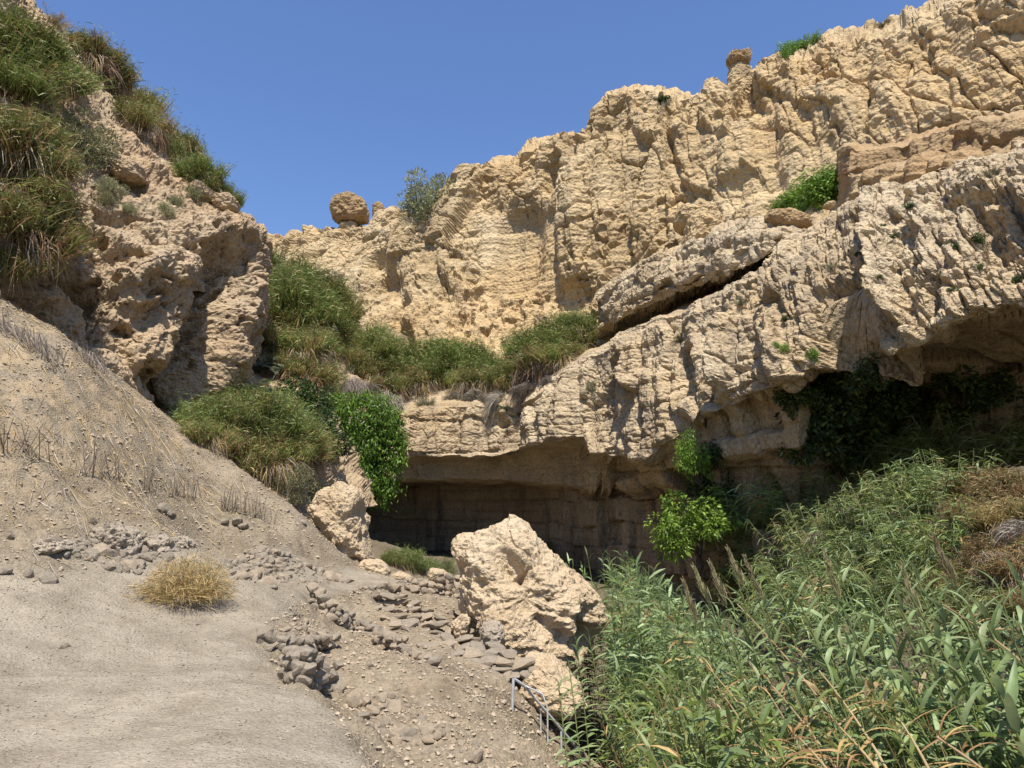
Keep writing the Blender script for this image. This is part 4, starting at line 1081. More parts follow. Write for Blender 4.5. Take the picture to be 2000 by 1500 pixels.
# handrail: galvanised pipe with posts
def pipe(name, pts, r, parent):
    vg = Veg(); vg.tube([np.array(p) - np.array(parent.location) for p in pts], r, r, (.4, .4, .4), 8)
    return add(name, vg.mesh(name, M['steel'], True), None, parent)
b0 = np.array(ground_pt(1000, 1388)); dq = np.linalg.norm(b0 - np.array(EYE)) / FPX
a0 = b0 + np.array([.02, 0, 54 * dq])
e0 = np.array(ground_pt(1122, 1492)); e1 = e0 + np.array([.03, 0, .22])
a1 = a0 + (e1 - a0) * .16 + np.array([.0, 0, .06])
hr = empty('handrail', Vector(b0)); tag(hr, 'bent galvanised pipe handrail going down into the reeds', 'handrail')
pipe('post', [b0 - [0, 0, .1], (b0 * .02 + a0 * .98), a0], .02, hr)
pipe('rail', [a0, a1, (a1 + e1) / 2, e1, e1 + (e1 - a1) * .12], .02, hr)
m1 = a0 + (e1 - a0) * .42; m1[2] = G(m1[0], m1[1])
pipe('post', [m1 - [0, 0, .1], m1 + [0, 0, .3], a0 + (e1 - a0) * .42], .013, hr)
pipe('brace', [a1, a1 + [.25, .05, -.12], a1 + [.32, .05, -.3], a1 + [.32, .05, -.75]], .012, hr)
m2 = a0 + (e1 - a0) * .75; m2[2] = G(m2[0], m2[1])
pipe('post', [m2 - [0, 0, .1], m2 + [0, 0, .15], a0 + (e1 - a0) * .75], .016, hr)

# ------------------------------------------------------------------ plants on the cliffs
TG = [tussock_mesh('reeds', GREEN, .12, n=1500, hang=.15) for _ in range(3)]
TM = [tussock_mesh('reeds', GREEN, .42, n=1500, hang=.45) for _ in range(4)]
TS = [tussock_mesh('reeds', [(.17, .21, .05), (.22, .24, .075)], .45, n=1500, hang=.3) for _ in range(3)]
LS = [tussock_mesh('reeds', GREEN + BLUEG[:1], .10, n=1500, hang=.1) for _ in range(2)]
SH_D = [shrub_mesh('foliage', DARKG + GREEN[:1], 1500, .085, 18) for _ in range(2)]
SH_F = [shrub_mesh('foliage', FRESH, 3200, .05, 40, (1, 1, 1), .5, 2.4) for _ in range(2)]
FE_O = [feather_mesh('foliage', OLIVE, 3000, .8) for _ in range(3)]
OL = [shrub_mesh('foliage', [(.25, .25, .12), (.31, .31, .165), (.19, .20, .095)], 5200, .026, 34, (1, 1, 1), .0, 3.6) for _ in range(3)]
FE_G = [feather_mesh('foliage', GREEN + OLIVE, 3000, 1.2) for _ in range(2)]
HG = [hang_mesh('hanging_straw', STRAW + GREYS, 1000) for _ in range(2)]
HGr = [hang_mesh('hanging_straw', GREYS, 1100) for _ in range(2)]
DRY = [feather_mesh('foliage', [(.38, .27, .13), (.30, .21, .10), (.24, .20, .12)], 2600, .35, (1, 1, .8), .012, (.15, .4)) for _ in range(2)]

def many(name, meshes, spots, label, cat, group, part, **kw):
    for (a, b, r) in spots:
        put_plant(name, meshes, a, b, r, label, cat, group, part, **kw)

many('reed_clump', TG, [(10, 150, 75), (50, 120, 60), (85, 150, 65), (30, 190, 60), (120, 160, 50), (20, 90, 50)], 'lush green reed clump on the upper shelf of the left cliff', 'reeds', 'green reeds on the left cliff top shelf', 'reeds', sz=(1, 1, .9))
many('reed_clump', TM, [(175, 130, 48), (205, 160, 50), (160, 105, 36), (235, 185, 48)], 'mixed green and straw reed clump beside the lush green shelf', 'reeds', 'straw tipped reeds by the green shelf', 'reeds')
many('reed_clump', TM, [(265, 215, 50), (300, 240, 52), (335, 262, 48), (350, 285, 38), (280, 262, 40), (245, 235, 36)], 'yellowing reed clump overhanging the skyline of the left cliff', 'reeds', 'reeds on the left cliff skyline', 'reeds')
many('reed_clump', TG, [(345, 320, 36), (385, 345, 40), (415, 368, 38), (440, 385, 26), (365, 312, 28)], 'dark green reed clump above the perched boulder on the left cliff', 'reeds', 'reeds above the perched boulder', 'reeds')
many('reed_clump', TS, [(10, 300, 75), (55, 340, 70), (25, 390, 75), (70, 410, 62), (20, 470, 75), (65, 490, 58), (5, 540, 60), (50, 280, 55), (90, 450, 45)], 'straw coloured reed clump drooping over the near left rock', 'reeds', 'drooping straw reeds on the near left rock', 'reeds')
put_plant('tamarisk_shrub', OL, 165, 310, 72, 'round olive feathery shrub on the left cliff above the squarish boulder', 'shrub', None, 'foliage')
put_plant('tamarisk_shrub', OL, 95, 265, 50, 'small olive feathery shrub between the green and straw reeds', 'shrub', None, 'foliage')
many('dry_shrub', OL, [(210, 380, 30), (195, 400, 22), (345, 402, 22), (325, 420, 18), (380, 388, 22), (250, 415, 16)], 'small grey green shrub growing in a crevice of the left cliff', 'shrub', 'small shrubs in the left cliff crevices', 'foliage')
put_plant('dry_shrub', DRY, 105, 42, 30, 'dry brown bush on the very top of the left cliff', 'shrub', None, 'foliage')

many('reed_clump', TG, [(540, 555, 42), (575, 580, 48), (610, 600, 48), (560, 620, 50), (600, 640, 46), (640, 630, 40), (530, 600, 36), (650, 660, 34), (530, 640, 40)], 'tall green reed clump filling the head of the gully', 'reeds', 'green reeds at the gully head', 'reeds', grow=1.3)
many('reed_clump', TM, [(590, 700, 44), (560, 740, 40), (620, 690, 36), (540, 690, 36), (600, 750, 40)], 'yellow green reed clump halfway down the gully', 'reeds', 'yellow green reeds in the gully', 'reeds', grow=1.3)
many('tamarisk_shrub', FE_G, [(640, 730, 42), (640, 770, 36), (660, 700, 30)], 'dark feathery shrub in the gully above the bright hanging vine', 'shrub', 'dark feathery shrubs in the gully', 'foliage')
many('leafy_shrub', SH_D, [(575, 790, 44), (615, 800, 40), (600, 840, 40), (632, 830, 36), (640, 880, 36), (672, 625, 26), (680, 598, 22)], 'dark broad leaved shrub growing in the gully', 'shrub', 'dark leafy shrubs in the gully', 'foliage')
many('reed_clump', LS, [(400, 835, 42), (440, 835, 46), (490, 835, 52), (530, 850, 50), (470, 850, 46), (560, 862, 44), (385, 850, 34), (510, 812, 40), (460, 812, 38)], 'bright green reed clump at the foot of the left cliff', 'reeds', 'bright reeds below the left cliff', 'reeds', grow=1.3)
many('reed_clump', TS, [(400, 868, 36), (440, 890, 42), (490, 900, 46), (530, 915, 48), (580, 900, 46), (600, 880, 34), (470, 880, 36), (550, 880, 36)], 'golden dry reed clump behind the crest of the gravel slope', 'reeds', 'golden reeds behind the slope crest', 'reeds', grow=1.3)
many('tamarisk_shrub', OL, [(570, 962, 40), (610, 970, 40), (545, 950, 30), (640, 990, 30)], 'olive feathery shrub next to the tall pitted boulder', 'shrub', 'olive shrubs by the pitted boulder', 'foliage')

# palm in the gully
def palm(px, py, rpx):
    p, n, d = hit(px, py); r = rpx / FPX * (p - EYE).length
    root = empty('date_palm', p); tag(root, 'young grey green palm with arching fronds under the left cliff', 'palm')
    vg = Veg(); vg.tube([(0, 0, -.3 * r), (0, 0, .25 * r)], .12 * r, .09 * r, (.2, .15, .1), 7)
    add('trunk', vg.mesh('trunk', M['bark']), None, root)
    for k in range(3):
        vg = Veg(); L = rng.uniform(.9, 1.15) * r
        t = np.linspace(0, 1, 12); el = [.25, .6, 1.05][k]
        c = np.c_[t * L * math.cos(el), t * 0, .2 * r + t * L * math.sin(el) - .55 * L * t ** 2]
        vg.tube(c, .02 * r, .005 * r, (.2, .2, .1), 4)
        m = 44; tt = np.repeat(np.linspace(.15, 1, m // 2), 2); sd_ = np.tile([1, -1], m // 2)
        base = np.c_[np.interp(tt, t, c[:, 0]), tt * 0, np.interp(tt, t, c[:, 2])]
        dd = np.c_[np.full(m, .6), sd_ * .8, np.full(m, .12)]
        vg.blades(base, dd, .3 * r * np.sin(tt * 2.6 + .3).clip(.3, 1), .03 * r, .25, pick([(.13, .16, .10), (.17, .20, .13)], m), 2)
        me = vg.mesh('frond', M['leaf'])
        for j in range(7 if k < 2 else 4):
            add('frond', me, None, root, rot=(0, R.uniform(-.1, .1), (j + k * .37) * 6.283 / (7 if k < 2 else 4)))
palm(512, 735, 62)

# hanging vine
def vine(px, py, w, h, label, n=5200):
    p = Vector(P(px, py, 34.5)); s_ = (p - EYE).length / FPX
    vg = Veg(); W, H = w * s_, h * s_
    # festoons of leaflets
    for k in range(300):
        u = rng.uniform(-1, 1); t = rng.random()
        x = u * W * (.62 + .38 * math.sin(t * math.pi)) ; zc = (t - .5) * 2 * H
        yb = -abs(math.cos(u * 1.4)) * W * .55 * (.5 + .5 * math.sin(t * 2.6 + .3)) + rng.normal(0, .12) * W
        m = 52; tt = rng.random(m)
        base = np.c_[x + rng.normal(0, .10 * W, m), yb + rng.normal(0, .08 * W, m) - tt * .05 * W, zc - tt * .28 * H + rng.normal(0, .02 * H, m)]
        dd = np.c_[rng.normal(0, .7, m), rng.normal(-.5, .4, m), rng.normal(-.5, .5, m)]
        vg.blades(base, dd, rng.uniform(.05, .10, m) * W, .028 * W, .3, pick([(.11, .22, .025), (.155, .28, .035), (.07, .15, .02)], m) * rng.uniform(.7, 1.2), 2, prof=np.array([.3, 1, .1]))
    root = empty('hanging_vine', p); tag(root, label, 'vine')
    add('foliage', vg.mesh('foliage', M['leaf']), None, root)
    for sx in (-.35, .3):
        oo = add('shade_core_foliage', SH_D[0], None, root, loc=(sx * W, .25 * W, -.1 * H), scl=(W * .7, W * .4, H * .85))  # added dark core: its leaf colour stands in for shade in the gaps
    vg = Veg()
    for k in range(8):
        x = rng.uniform(-.6, .6) * W
        vg.tube([(x, .1 * W, H), (x + rng.normal(0, .1) * W, 0, 0), (x + rng.normal(0, .2) * W, 0, -H * .9)], .03, .01, (.14, .10, .06), 4)
    add('stems', vg.mesh('stems', M['bark']), None, root)
    return root
v_ = vine(706, 864, 82, 100, 'bright green leafy vine hanging in a thick cushion beside the cave mouth')

# vegetated ledge over the cave
many('reed_clump', TG, [(720, 700, 44), (745, 690, 36), (770, 735, 36), (810, 730, 42), (850, 725, 42), (900, 728, 42), (945, 735, 40), (870, 745, 34), (1040, 705, 42), (1085, 690, 42), (1000, 750, 34), (1110, 670, 40), (1130, 650, 34)], 'green reed clump on the ledge above the cave', 'reeds', 'green reeds on the ledge above the cave', 'reeds', grow=1.3)
many('reed_clump', TM, [(690, 715, 36), (735, 740, 40), (790, 755, 36), (830, 760, 34), (920, 760, 34), (965, 758, 34), (1020, 740, 36), (1060, 728, 40), (1100, 712, 42), (1140, 685, 36), (760, 765, 30)], 'straw and green reed clump at the lip of the ledge above the cave', 'reeds', 'straw green reeds on the cave ledge lip', 'reeds', grow=1.3)
many('straw_curtain', HGr, [(700, 765, 40), (740, 780, 36), (900, 780, 40), (940, 782, 42), (970, 785, 34), (1040, 765, 40), (680, 750, 30), (1075, 745, 30)], 'grey curtain of dead reed straw hanging off the cave ledge', 'dead reeds', 'straw curtains on the cave ledge', 'hanging_straw', base=False, tiltk=0, sink=-.1)
put_plant('dry_shrub', FE_O, 832, 790, 22, 'blue grey shrublet growing on the cave ledge wall', 'shrub', None, 'foliage')
put_plant('dry_shrub', DRY, 1050, 590, 26, 'tall dry grass tuft on the yellow wall above the cave ledge', 'grass tuft', None, 'foliage', sz=(.6, .6, 1))
put_plant('tamarisk_tree', OL, 838, 412, 64, 'round olive green tree on the skyline where the upper cliff begins', 'tree', None, 'crown')
put_plant('tamarisk_tree', OL, 806, 420, 32, 'smaller paler tree beside the skyline tree', 'tree', None, 'crown', sink=-.1)
many('rim_shrub', SH_D, [(1300, 196, 15), (1288, 198, 10)], 'dark low shrub on the rim left of the layered cap rock', 'shrub', 'dark shrubs on the cliff rim', 'foliage', sz=(1, 1, .7))
many('rim_shrub', SH_F, [(1530, 108, 16), (1550, 104, 18), (1575, 94, 18), (1598, 82, 14)], 'light green shrub along the rim right of the layered cap rock', 'shrub', 'light green shrubs on the cliff rim', 'foliage')
put_plant('rim_shrub', FE_O, 1725, 48, 14, 'tiny grey shrub on the highest part of the rim', 'shrub', None, 'foliage')
for (a, b, r, sz) in [(1552, 404, 50, (1, .8, .5)), (1592, 392, 54, (1, .8, .62)), (1628, 374, 48, (1, .8, .75)), (1526, 412, 34, (1, .8, .42)), (1572, 398, 54, (1, .8, .55)), (1610, 384, 52, (1, .8, .68))]:
    put_plant('green_bush', SH_F, a, b, r, 'bright green bush growing on the ledge at the end of the orange beds', 'bush', 'bright green bushes on the ledge', 'foliage', sz=sz)
many('cliff_cushion', SH_D, [(1865, 478, 17), (1912, 462, 14), (1912, 470, 10), (1725, 440, 8), (1745, 462, 9), (1675, 495, 9), (1715, 540, 10), (1910, 520, 9), (1952, 545, 10), (1990, 545, 14), (1535, 620, 10), (1860, 565, 9), (1775, 400, 10), (985, 795, 14), (1015, 806, 6), (990, 840, 5)], 'dark green plant cushion rooted in a crack of the lower cliff', 'plant', 'plant cushions on the lower cliff', 'foliage', sz=(1, .8, .8), base=False)
many('dry_shrub', FE_O, [(1325, 660, 24), (1150, 760, 22), (1625, 520, 18), (1930, 345, 16), (1450, 590, 16)], 'thin dry grey tuft clinging to the lower cliff face', 'shrub', 'dry tufts on the lower cliff', 'foliage')
many('leafy_plant', SH_F, [(1530, 680, 16), (1585, 690, 14), (1515, 672, 9)], 'small bright leaf cluster under the sunlit edge of the overhang', 'plant', 'bright leaf clusters at the overhang', 'foliage', base=False)

# tree at the cave corner
for (a, b, r, sz, lab) in [(1356, 890, 46, (.8, .8, 1.35), 'upper crown of fresh green leaves climbing the rock corner by the cave'), (1352, 1015, 78, (1.05, .9, .85), 'spreading fresh green tree growing from the rock corner by the cave')]:
    root = put_plant('fig_tree', SH_F, a, b, r, lab, 'tree', None, 'crown', sz=sz, base=False)
    root.location = Vector(P(a - 6, b, 26.0))
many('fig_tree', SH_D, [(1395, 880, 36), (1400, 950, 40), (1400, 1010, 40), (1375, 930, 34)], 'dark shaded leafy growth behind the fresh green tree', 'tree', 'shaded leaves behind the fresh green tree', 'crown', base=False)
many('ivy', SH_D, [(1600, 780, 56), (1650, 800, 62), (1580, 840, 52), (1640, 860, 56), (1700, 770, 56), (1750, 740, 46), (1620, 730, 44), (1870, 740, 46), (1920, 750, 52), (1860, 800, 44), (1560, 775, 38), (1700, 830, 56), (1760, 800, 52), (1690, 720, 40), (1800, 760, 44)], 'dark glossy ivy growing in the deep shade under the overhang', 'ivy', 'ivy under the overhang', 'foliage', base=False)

# around the cave mouth
many('reed_clump', LS, [(790, 1110, 36), (815, 1112, 30), (770, 1105, 26)], 'fresh reed clump at the back of the path before the cave', 'reeds', 'fresh reeds before the cave', 'reeds')
many('tamarisk_shrub', FE_G, [(840, 1118, 40), (875, 1118, 36), (820, 1116, 30)], 'grey green feathery shrub in front of the cave', 'shrub', 'feathery shrubs before the cave', 'foliage')
many('tamarisk_shrub', FE_G, [(965, 1088, 34), (1025, 1088, 40), (1070, 1095, 30), (1050, 1090, 34)], 'light green feathery shrub rising behind the huge leaning boulder', 'shrub', 'feathery shrubs behind the huge boulder', 'foliage', sz=(.8, .8, 1.3))

# dry bush on the path
vg = Veg(); m = 3600
o_, dd_ = ball(m, .35); o_[:, 2] = np.abs(o_[:, 2])
o_ *= (1 + .18 * fbm(dd_ * 1.6, 2, 8))[:, None]
gcol = pick([(.40, .25, .10), (.48, .33, .15), (.29, .20, .09), (.22, .19, .095)], m)
vg.blades(o_, nrm(dd_ + rng.normal(0, .7, (m, 3))), rng.uniform(.1, .3, m), .012, .1, gcol, 2)
vg.blades(o_[:500] * .3, nrm(dd_[:500] + [0, 0, .5]), rng.uniform(.5, .95, 500), .014, .2, pick(STRAW, 500), 3)
DOME = [vg.mesh('foliage', M['straw'])]
bush = put_plant('straw_bush', DOME, 365, 1172, 82, 'golden dry straw bush beside the path', 'bush', None, 'foliage', sz=(1.0, .9, .9), sink=.40, tiltk=.0)
vg = Veg(); m = 420
th = rng.uniform(0, 6.28, m); rr = rng.random(m) ** .6 * .75
bb = np.c_[rr * np.cos(th) - .25, rr * np.sin(th) * .6 - .15, rng.uniform(0, .22, m)]
vg.blades(bb, np.c_[rng.normal(0, 1, (m, 2)), rng.uniform(-.1, .35, m)], rng.uniform(.12, .35, m), .010, .1, pick(STRAW, m), 2)
add('fallen_straw', vg.mesh('fallen_straw', M['straw']), None, bush)
put_plant('charred_bush', [feather_mesh('foliage', [(.045, .035, .03), (.09, .06, .045)], 900, .3, (1, 1, .5), .02)], 722, 1306, 26, 'dark scorched twig bush on the slope right of the stone wall', 'bush', None, 'foliage', sink=.5)

# cut reed stubs on the gravel slope
stub_me = []
for k in range(6):
    vg = Veg(); b_ = rng.normal(0, .06, 2)
    vg.tube([(0, 0, -.12), (b_[0] * .4, b_[1] * .4, .45), (b_[0], b_[1], 1.0)], .028, .02, pick([(.26, .205, .145), (.20, .155, .11), (.33, .27, .19)], 1)[0], 5)
    stub_me.append(vg.mesh('stalk', M['straw']))
def stubs(pts, n, hpx, label, spread=6, lean=(.12, -.05)):
    p0 = ground_pt(*pts[0]); root = empty('reed_stubble', p0)
    for k in range(n):
        t = R.random() * (len(pts) - 1); i = min(int(t), len(pts) - 2); f = t - i
        a = pts[i][0] * (1 - f) + pts[i + 1][0] * f + R.uniform(-spread, spread); b = pts[i][1] * (1 - f) + pts[i + 1][1] * f + R.uniform(-spread, spread) * .6
        p = ground_pt(a, b)
        h = hpx / FPX * (p - EYE).length * R.uniform(.45, 1.1)
        o = add('stalk', stub_me[R.randrange(6)], None, root, loc=p - p0, rot=(R.gauss(lean[1], .12), R.gauss(lean[0], .14), R.uniform(0, 6.28)), scl=(.28, .28, h))
    return tag(root, label, 'reed stubs')
stubs([(158, 928), (175, 930), (205, 936), (235, 940)], 26, 62, 'row of dark cut reed stubs on the gravel slope, tallest of the rows')
stubs([(284, 960), (300, 966)], 14, 62, 'tight bunch of cut reed stubs with a flat top on the slope')
stubs([(320, 966), (350, 972), (400, 978)], 26, 42, 'row of thin pale cut reed stubs below the tight bunch')
stubs([(430, 996), (470, 1004), (540, 1022)], 60, 42, 'long fence like row of cut reed stubs near the slope crest', 4, (-.1, .1))
stubs([(40, 890), (70, 900), (110, 905)], 18, 60, 'splayed charred reed stubs on the left of the slope', 10, (.5, .2))
stubs([(0, 880), (20, 880)], 8, 50, 'few blackened reed stubs leaning at the slope edge', 8, (.6, 0))
def frond_heap(px, py, rpx, label):
    p, n, d = hit(px, py); r = rpx / FPX * (p - EYE).length
    vg = Veg(); m = 160
    base = np.c_[rng.uniform(-1, 1, m), rng.normal(0, .15, m), rng.uniform(-.1, .15, m)] * r
    dd = np.c_[rng.normal(-.2, .22, m), rng.normal(-.15, .2, m), np.full(m, 1.0)]
    base[:, 2] -= base[:, 0] * .55
    vg.blades(base, dd, rng.uniform(.5, 1.1, m) * r, .035 * r, rng.uniform(.1, .5, m), pick(GREYS, m), 3)
    root = empty('dead_reeds', p); tag(root, label, 'dead reeds')
    add('stalks', vg.mesh('stalks', M['straw']), None, root)
frond_heap(60, 680, 52, 'pale dead reed stalks leaning at the foot of the near left rock')
frond_heap(165, 705, 38, 'dark arching dead reed bundle against the left cliff foot')

# straw litter on the slope
m = 5200
px_ = rng.uniform(-13, -5.5, m * 2); py_ = rng.uniform(9, 17.5, m * 2)
qq = np.c_[px_, py_]; zz, pm_, sd_ = ground_h(qq)
keep = (zz > .9) & (rng.random(m * 2) < sstep(.5, 2.2, zz) * (.25 + sstep(-.1, .2, gnoise(np.c_[qq, zz * 0] / 1.4, 66))))
qq, zz = qq[keep][:m], zz[keep][:m]; k = len(qq)
vg = Veg(); a = rng.normal(-.5, .6, k)
d3 = np.c_[np.cos(a), np.sin(a), np.zeros(k)]
L = rng.uniform(.1, .6, k); q2 = qq + d3[:, :2] * L[:, None]
z2 = ground_h(q2)[0]; d3[:, 2] = (z2 - zz) / L
vg.blades(np.c_[qq, zz + .02], d3, L, rng.uniform(.006, .016, k), -.02, pick(STRAW[:2] + GREYS, k), 2)
o = add('straw_litter', vg.mesh('straw_litter', M['straw'])); tag(o, 'dry reed straw strewn over the gravel slope', 'straw', None, 'stuff')

# ------------------------------------------------------------------ giant canes
leaf_vars, dead_vars = [], []
def cane_leaf(cols, droop, L=1.0, W=.155, tw=0.0):
    n = 9; t = np.linspace(0, 1, n)
    x = t * L * (1 - .25 * droop * t); zc = .32 * t * L - droop * t ** 2.2 * L
    w = W * np.interp(t, [0, .12, .35, .7, 1], [.45, .9, 1, .6, .02]) / 2
    y0 = .05 * tw * np.sin(t * 3)
    v = np.stack([np.c_[x, y0 - w, zc + w * .45], np.c_[x, y0, zc], np.c_[x, y0 + w, zc + w * .45]], 1).reshape(-1, 3)
    i = np.arange(n - 1)[:, None] * 3; q_ = np.concatenate([np.c_[i, i + 3, i + 4, i + 1], np.c_[i + 1, i + 4, i + 5, i + 2]])
    c = pick(cols, 1, .12)[0]
    tint = np.repeat((c[None] * np.interp(t, [0, 1], [1.1, .9])[:, None]), 3, 0)
    me = mesh_np('leaf', v, q_, tint=tint); return me
for k in range(8): leaf_vars.append(cane_leaf(BLUEG, R.uniform(.2, .7), tw=R.uniform(-1, 1)))
for k in range(4): dead_vars.append(cane_leaf(STRAW, R.uniform(.3, .8), W=.06, tw=R.uniform(-2, 2)))
for me in leaf_vars: me.materials.append(M['leaf'])
for me in dead_vars: me.materials.append(M['straw'])
def plume_mesh():
    vg = Veg(); m = 260; t = rng.random(m)
    base = np.c_[rng.normal(0, .01, (m, 2)), t * .55]
    th = rng.uniform(0, 6.28, m)
    d = np.c_[np.cos(th) * .28, np.sin(th) * .28, np.full(m, 1.0)]
    vg.blades(base, d, rng.uniform(.08, .2, m) * (1.15 - t), .010, .1, pick([(.34, .29, .14), (.40, .34, .19)], m), 2)
    return vg.mesh('plume', M['straw'])
PLUMES = [plume_mesh() for _ in range(2)]

def cane_curve(base, top, bend, n=9):
    t = np.linspace(0, 1, n)[:, None]
    b, tp = np.array(base), np.array(top)
    c = b + (tp - b) * t
    lean = tp - b; lean[2] = 0
    c += -lean * bend * (t * (1 - t))
    return c

def cane(base, top, label, group, nleaf=20, lsc=.55, plume=False, dead=False, r=.014):
    base = np.array(base); c = cane_curve(base, top, .5)
    root = empty('giant_cane', Vector(base)); tag(root, label, 'cane', group)
    vg = Veg(); vg.tube(c - base, r, r * .45, (.34, .25, .13) if dead else (.22, .25, .09), 6)
    add('stem', vg.mesh('stem', M['straw'] if dead else M['leaf'], True), None, root)
    n = len(c); az0 = R.gauss(0, .55)
    for k in range(nleaf):
        t = .38 + .62 * (k + .5) / nleaf if not dead else R.uniform(.3, 1)
        f = t * (n - 1); i = min(int(f), n - 2); p = c[i] + (c[i + 1] - c[i]) * (f - i) - base
        az = az0 + (k % 2) * math.pi + R.gauss(0, .22)
        el = np.interp(t, [.3, .75, .92, 1], [-.05, .18, .55, 1.1]) + R.gauss(0, .12)
        ls = lsc * np.interp(t, [.3, .6, .9, 1], [.8, 1.05, .85, .6]) * R.uniform(.8, 1.15)
        me = (dead_vars if dead else leaf_vars)[R.randrange(4 if dead else 8)]
        add('leaf', me, None, root, loc=p, rot=Euler((R.gauss(0, .15), -el, az), 'XYZ'), scl=ls)
    if plume:
        d = Vector(c[-1] - c[-2]).normalized()
        o = add('plume', PLUMES[R.randrange(2)], None, root, loc=c[-1] - base)
        o.rotation_euler = d.to_track_quat('Z', 'Y').to_euler()
    return root

NEAR = 'green giant canes of the foreground reed bed'
LAB = 'leafy blue green giant cane in the foreground reed bed'
# tops chosen where the photograph shows the leafy shoots: (px, py, distance)
tops = [(1440, 1130, 8.2), (1480, 1170, 7.8), (1510, 1120, 8.4), (1545, 1140, 7.6), (1570, 1100, 8.2), (1600, 1150, 7.2), (1635, 1110, 7.8), (1660, 1080, 8.0), (1690, 1130, 7.2), (1715, 1160, 6.8), (1740, 1110, 7.6), (1760, 1080, 7.8), (1790, 1130, 7.0),
        (1820, 1160, 6.4), (1850, 1140, 6.8), (1890, 1180, 6.2), (1920, 1200, 5.6), (1950, 1150, 6.2), (1985, 1130, 5.6), (2010, 1190, 5.0), (1975, 1240, 4.8), (1400, 1190, 8.4), (1425, 1230, 7.8), (1460, 1250, 7.2), (1500, 1240, 7.0), (1540, 1230, 6.8), (1580, 1220, 6.6),
        (1630, 1230, 6.2), (1670, 1240, 6.0), (1720, 1260, 5.6), (1770, 1240, 5.8), (1810, 1270, 5.4), (1860, 1270, 5.2), (1910, 1290, 4.9), (2040, 1100, 5.4), (1390, 1270, 7.6), (1430, 1320, 6.8), (1480, 1330, 6.4), (1550, 1320, 6.0), (1620, 1330, 5.7), (1700, 1340, 5.3), (1780, 1350, 5.1), (1860, 1370, 4.8), (1950, 1350, 4.6), (1360, 1330, 7.4),
        (1110, 1290, 9.6), (1125, 1250, 10.2), (1090, 1330, 9.0), (1150, 1240, 10.6)]
extra = []
for k in range(30):
    a = R.uniform(1390, 2010); extra.append((a, R.uniform(1150, 1330) + 30 * (a > 1900), float(np.interp(a, [1390, 2010], [8.0, 5.2])) + R.uniform(-.9, .6)))
tops = tops[:45] + extra + tops[45:]
NF = 75
for k, (a, b, d) in enumerate(tops):
    tp = P(a, b, d); lean = R.uniform(.5, 1.2)
    bx, by = tp[0] + lean, d - R.uniform(.0, .5)
    if k >= NF: bx = tp[0] + R.uniform(.15, .45)
    bz = min(G(bx, by), tp[2] - 2.6)
    bz = max(bz, tp[2] - 4.2)
    cane((bx, by, bz), tp, LAB if k < NF else 'giant cane standing alone against the huge boulder and the handrail', NEAR if k < NF else 'canes by the huge boulder', nleaf=28, lsc=R.uniform(.36, .47) * float(np.interp(a, [1700, 2000], [1, 1.3])) * (1.0 if k < NF else .75))
for (a, b, d) in [(1490, 1135, 8.4), (1455, 1115, 8.6), (1390, 1150, 8.6), (1420, 1145, 8.4), (1640, 1130, 8.0), (1800, 1180, 6.6), (1870, 1110, 7.0), (1362, 1180, 8.6)]:
    tp = P(a, b + 40, d); bx = tp[0] + R.uniform(.7, 1.1)
    cane((bx, d, max(G(bx, d), tp[2] - 4)), tp, 'giant cane topped by a feathery straw coloured plume', 'plumed canes of the foreground reed bed', 14, .45, True)
for (a, b, d, a2, b2, d2) in [(1600, 1310, 5.6, 1760, 1560, 4.6), (1440, 1180, 8.0, 1700, 1520, 5.4), (1500, 1330, 6.4, 1650, 1530, 5.0), (1460, 1290, 6.8, 1600, 1540, 5.0), (1830, 1440, 4.2, 1960, 1540, 3.8), (1560, 1440, 4.8, 1640, 1540, 4.4), (1640, 1420, 4.8, 1740, 1540, 4.2), (1760, 1410, 4.6, 1830, 1540, 4.2), (1380, 1300, 7.2, 1560, 1540, 5.2), (1440, 1420, 5.4, 1580, 1560, 4.6), (1840, 1180, 6.2, 2030, 1330, 5.2), (1400, 1340, 6.4, 1520, 1540, 5.2)]:
    cane(P(a2, b2, d2), P(a, b, d), 'dry straw coloured dead cane leaning across the green reeds', 'dead canes in the foreground reed bed', 7, .36, R.random() < .35, True, .012)

# reed beds: masses of smaller canes nobody could count
def reed_bed(name, spots, label, cols, straw=.12, leafL=(.28, .5), nl=18, W=.030, stemr=.008):
    """spots: (x, y, z_base, height, lean_x, lean_y)"""
    vg = Veg()
    for (x, y, zb, h, lx_, ly_) in spots:
        base = np.array([x, y, zb]); top = base + np.array([lx_ * h, ly_ * h, h])
        c = cane_curve(base, top, .5, 6)
        isd = rng.random() < straw
        cc = STRAW if isd else cols
        vg.tube(c, stemr, stemr * .4, pick(STRAW if isd else [(.22, .25, .09)], 1)[0], 3)
        m = nl; t = rng.uniform(.2, 1, m); f = t * 5; i = np.minimum(f.astype(int), 4)
        b = c[i] + (c[i + 1] - c[i]) * (f - i)[:, None]
        az = rng.normal(0, .6) + (np.arange(m) % 2) * np.pi + rng.normal(0, .35, m); el = np.interp(t, [.2, .8, 1], [.1, .5, 1.2]) + rng.normal(0, .2, m)
        d = np.c_[np.cos(az) * np.cos(el), np.sin(az) * np.cos(el), np.sin(el)]
        vg.blades(b, d, rng.uniform(*leafL, m), W, rng.uniform(.25, .8, m), pick(cc, m) * rng.uniform(.8, 1.2), 3, flat=.5)
    o = add(name, vg.mesh(name, M['leaf'])); return tag(o, label, 'reeds', None, 'stuff')

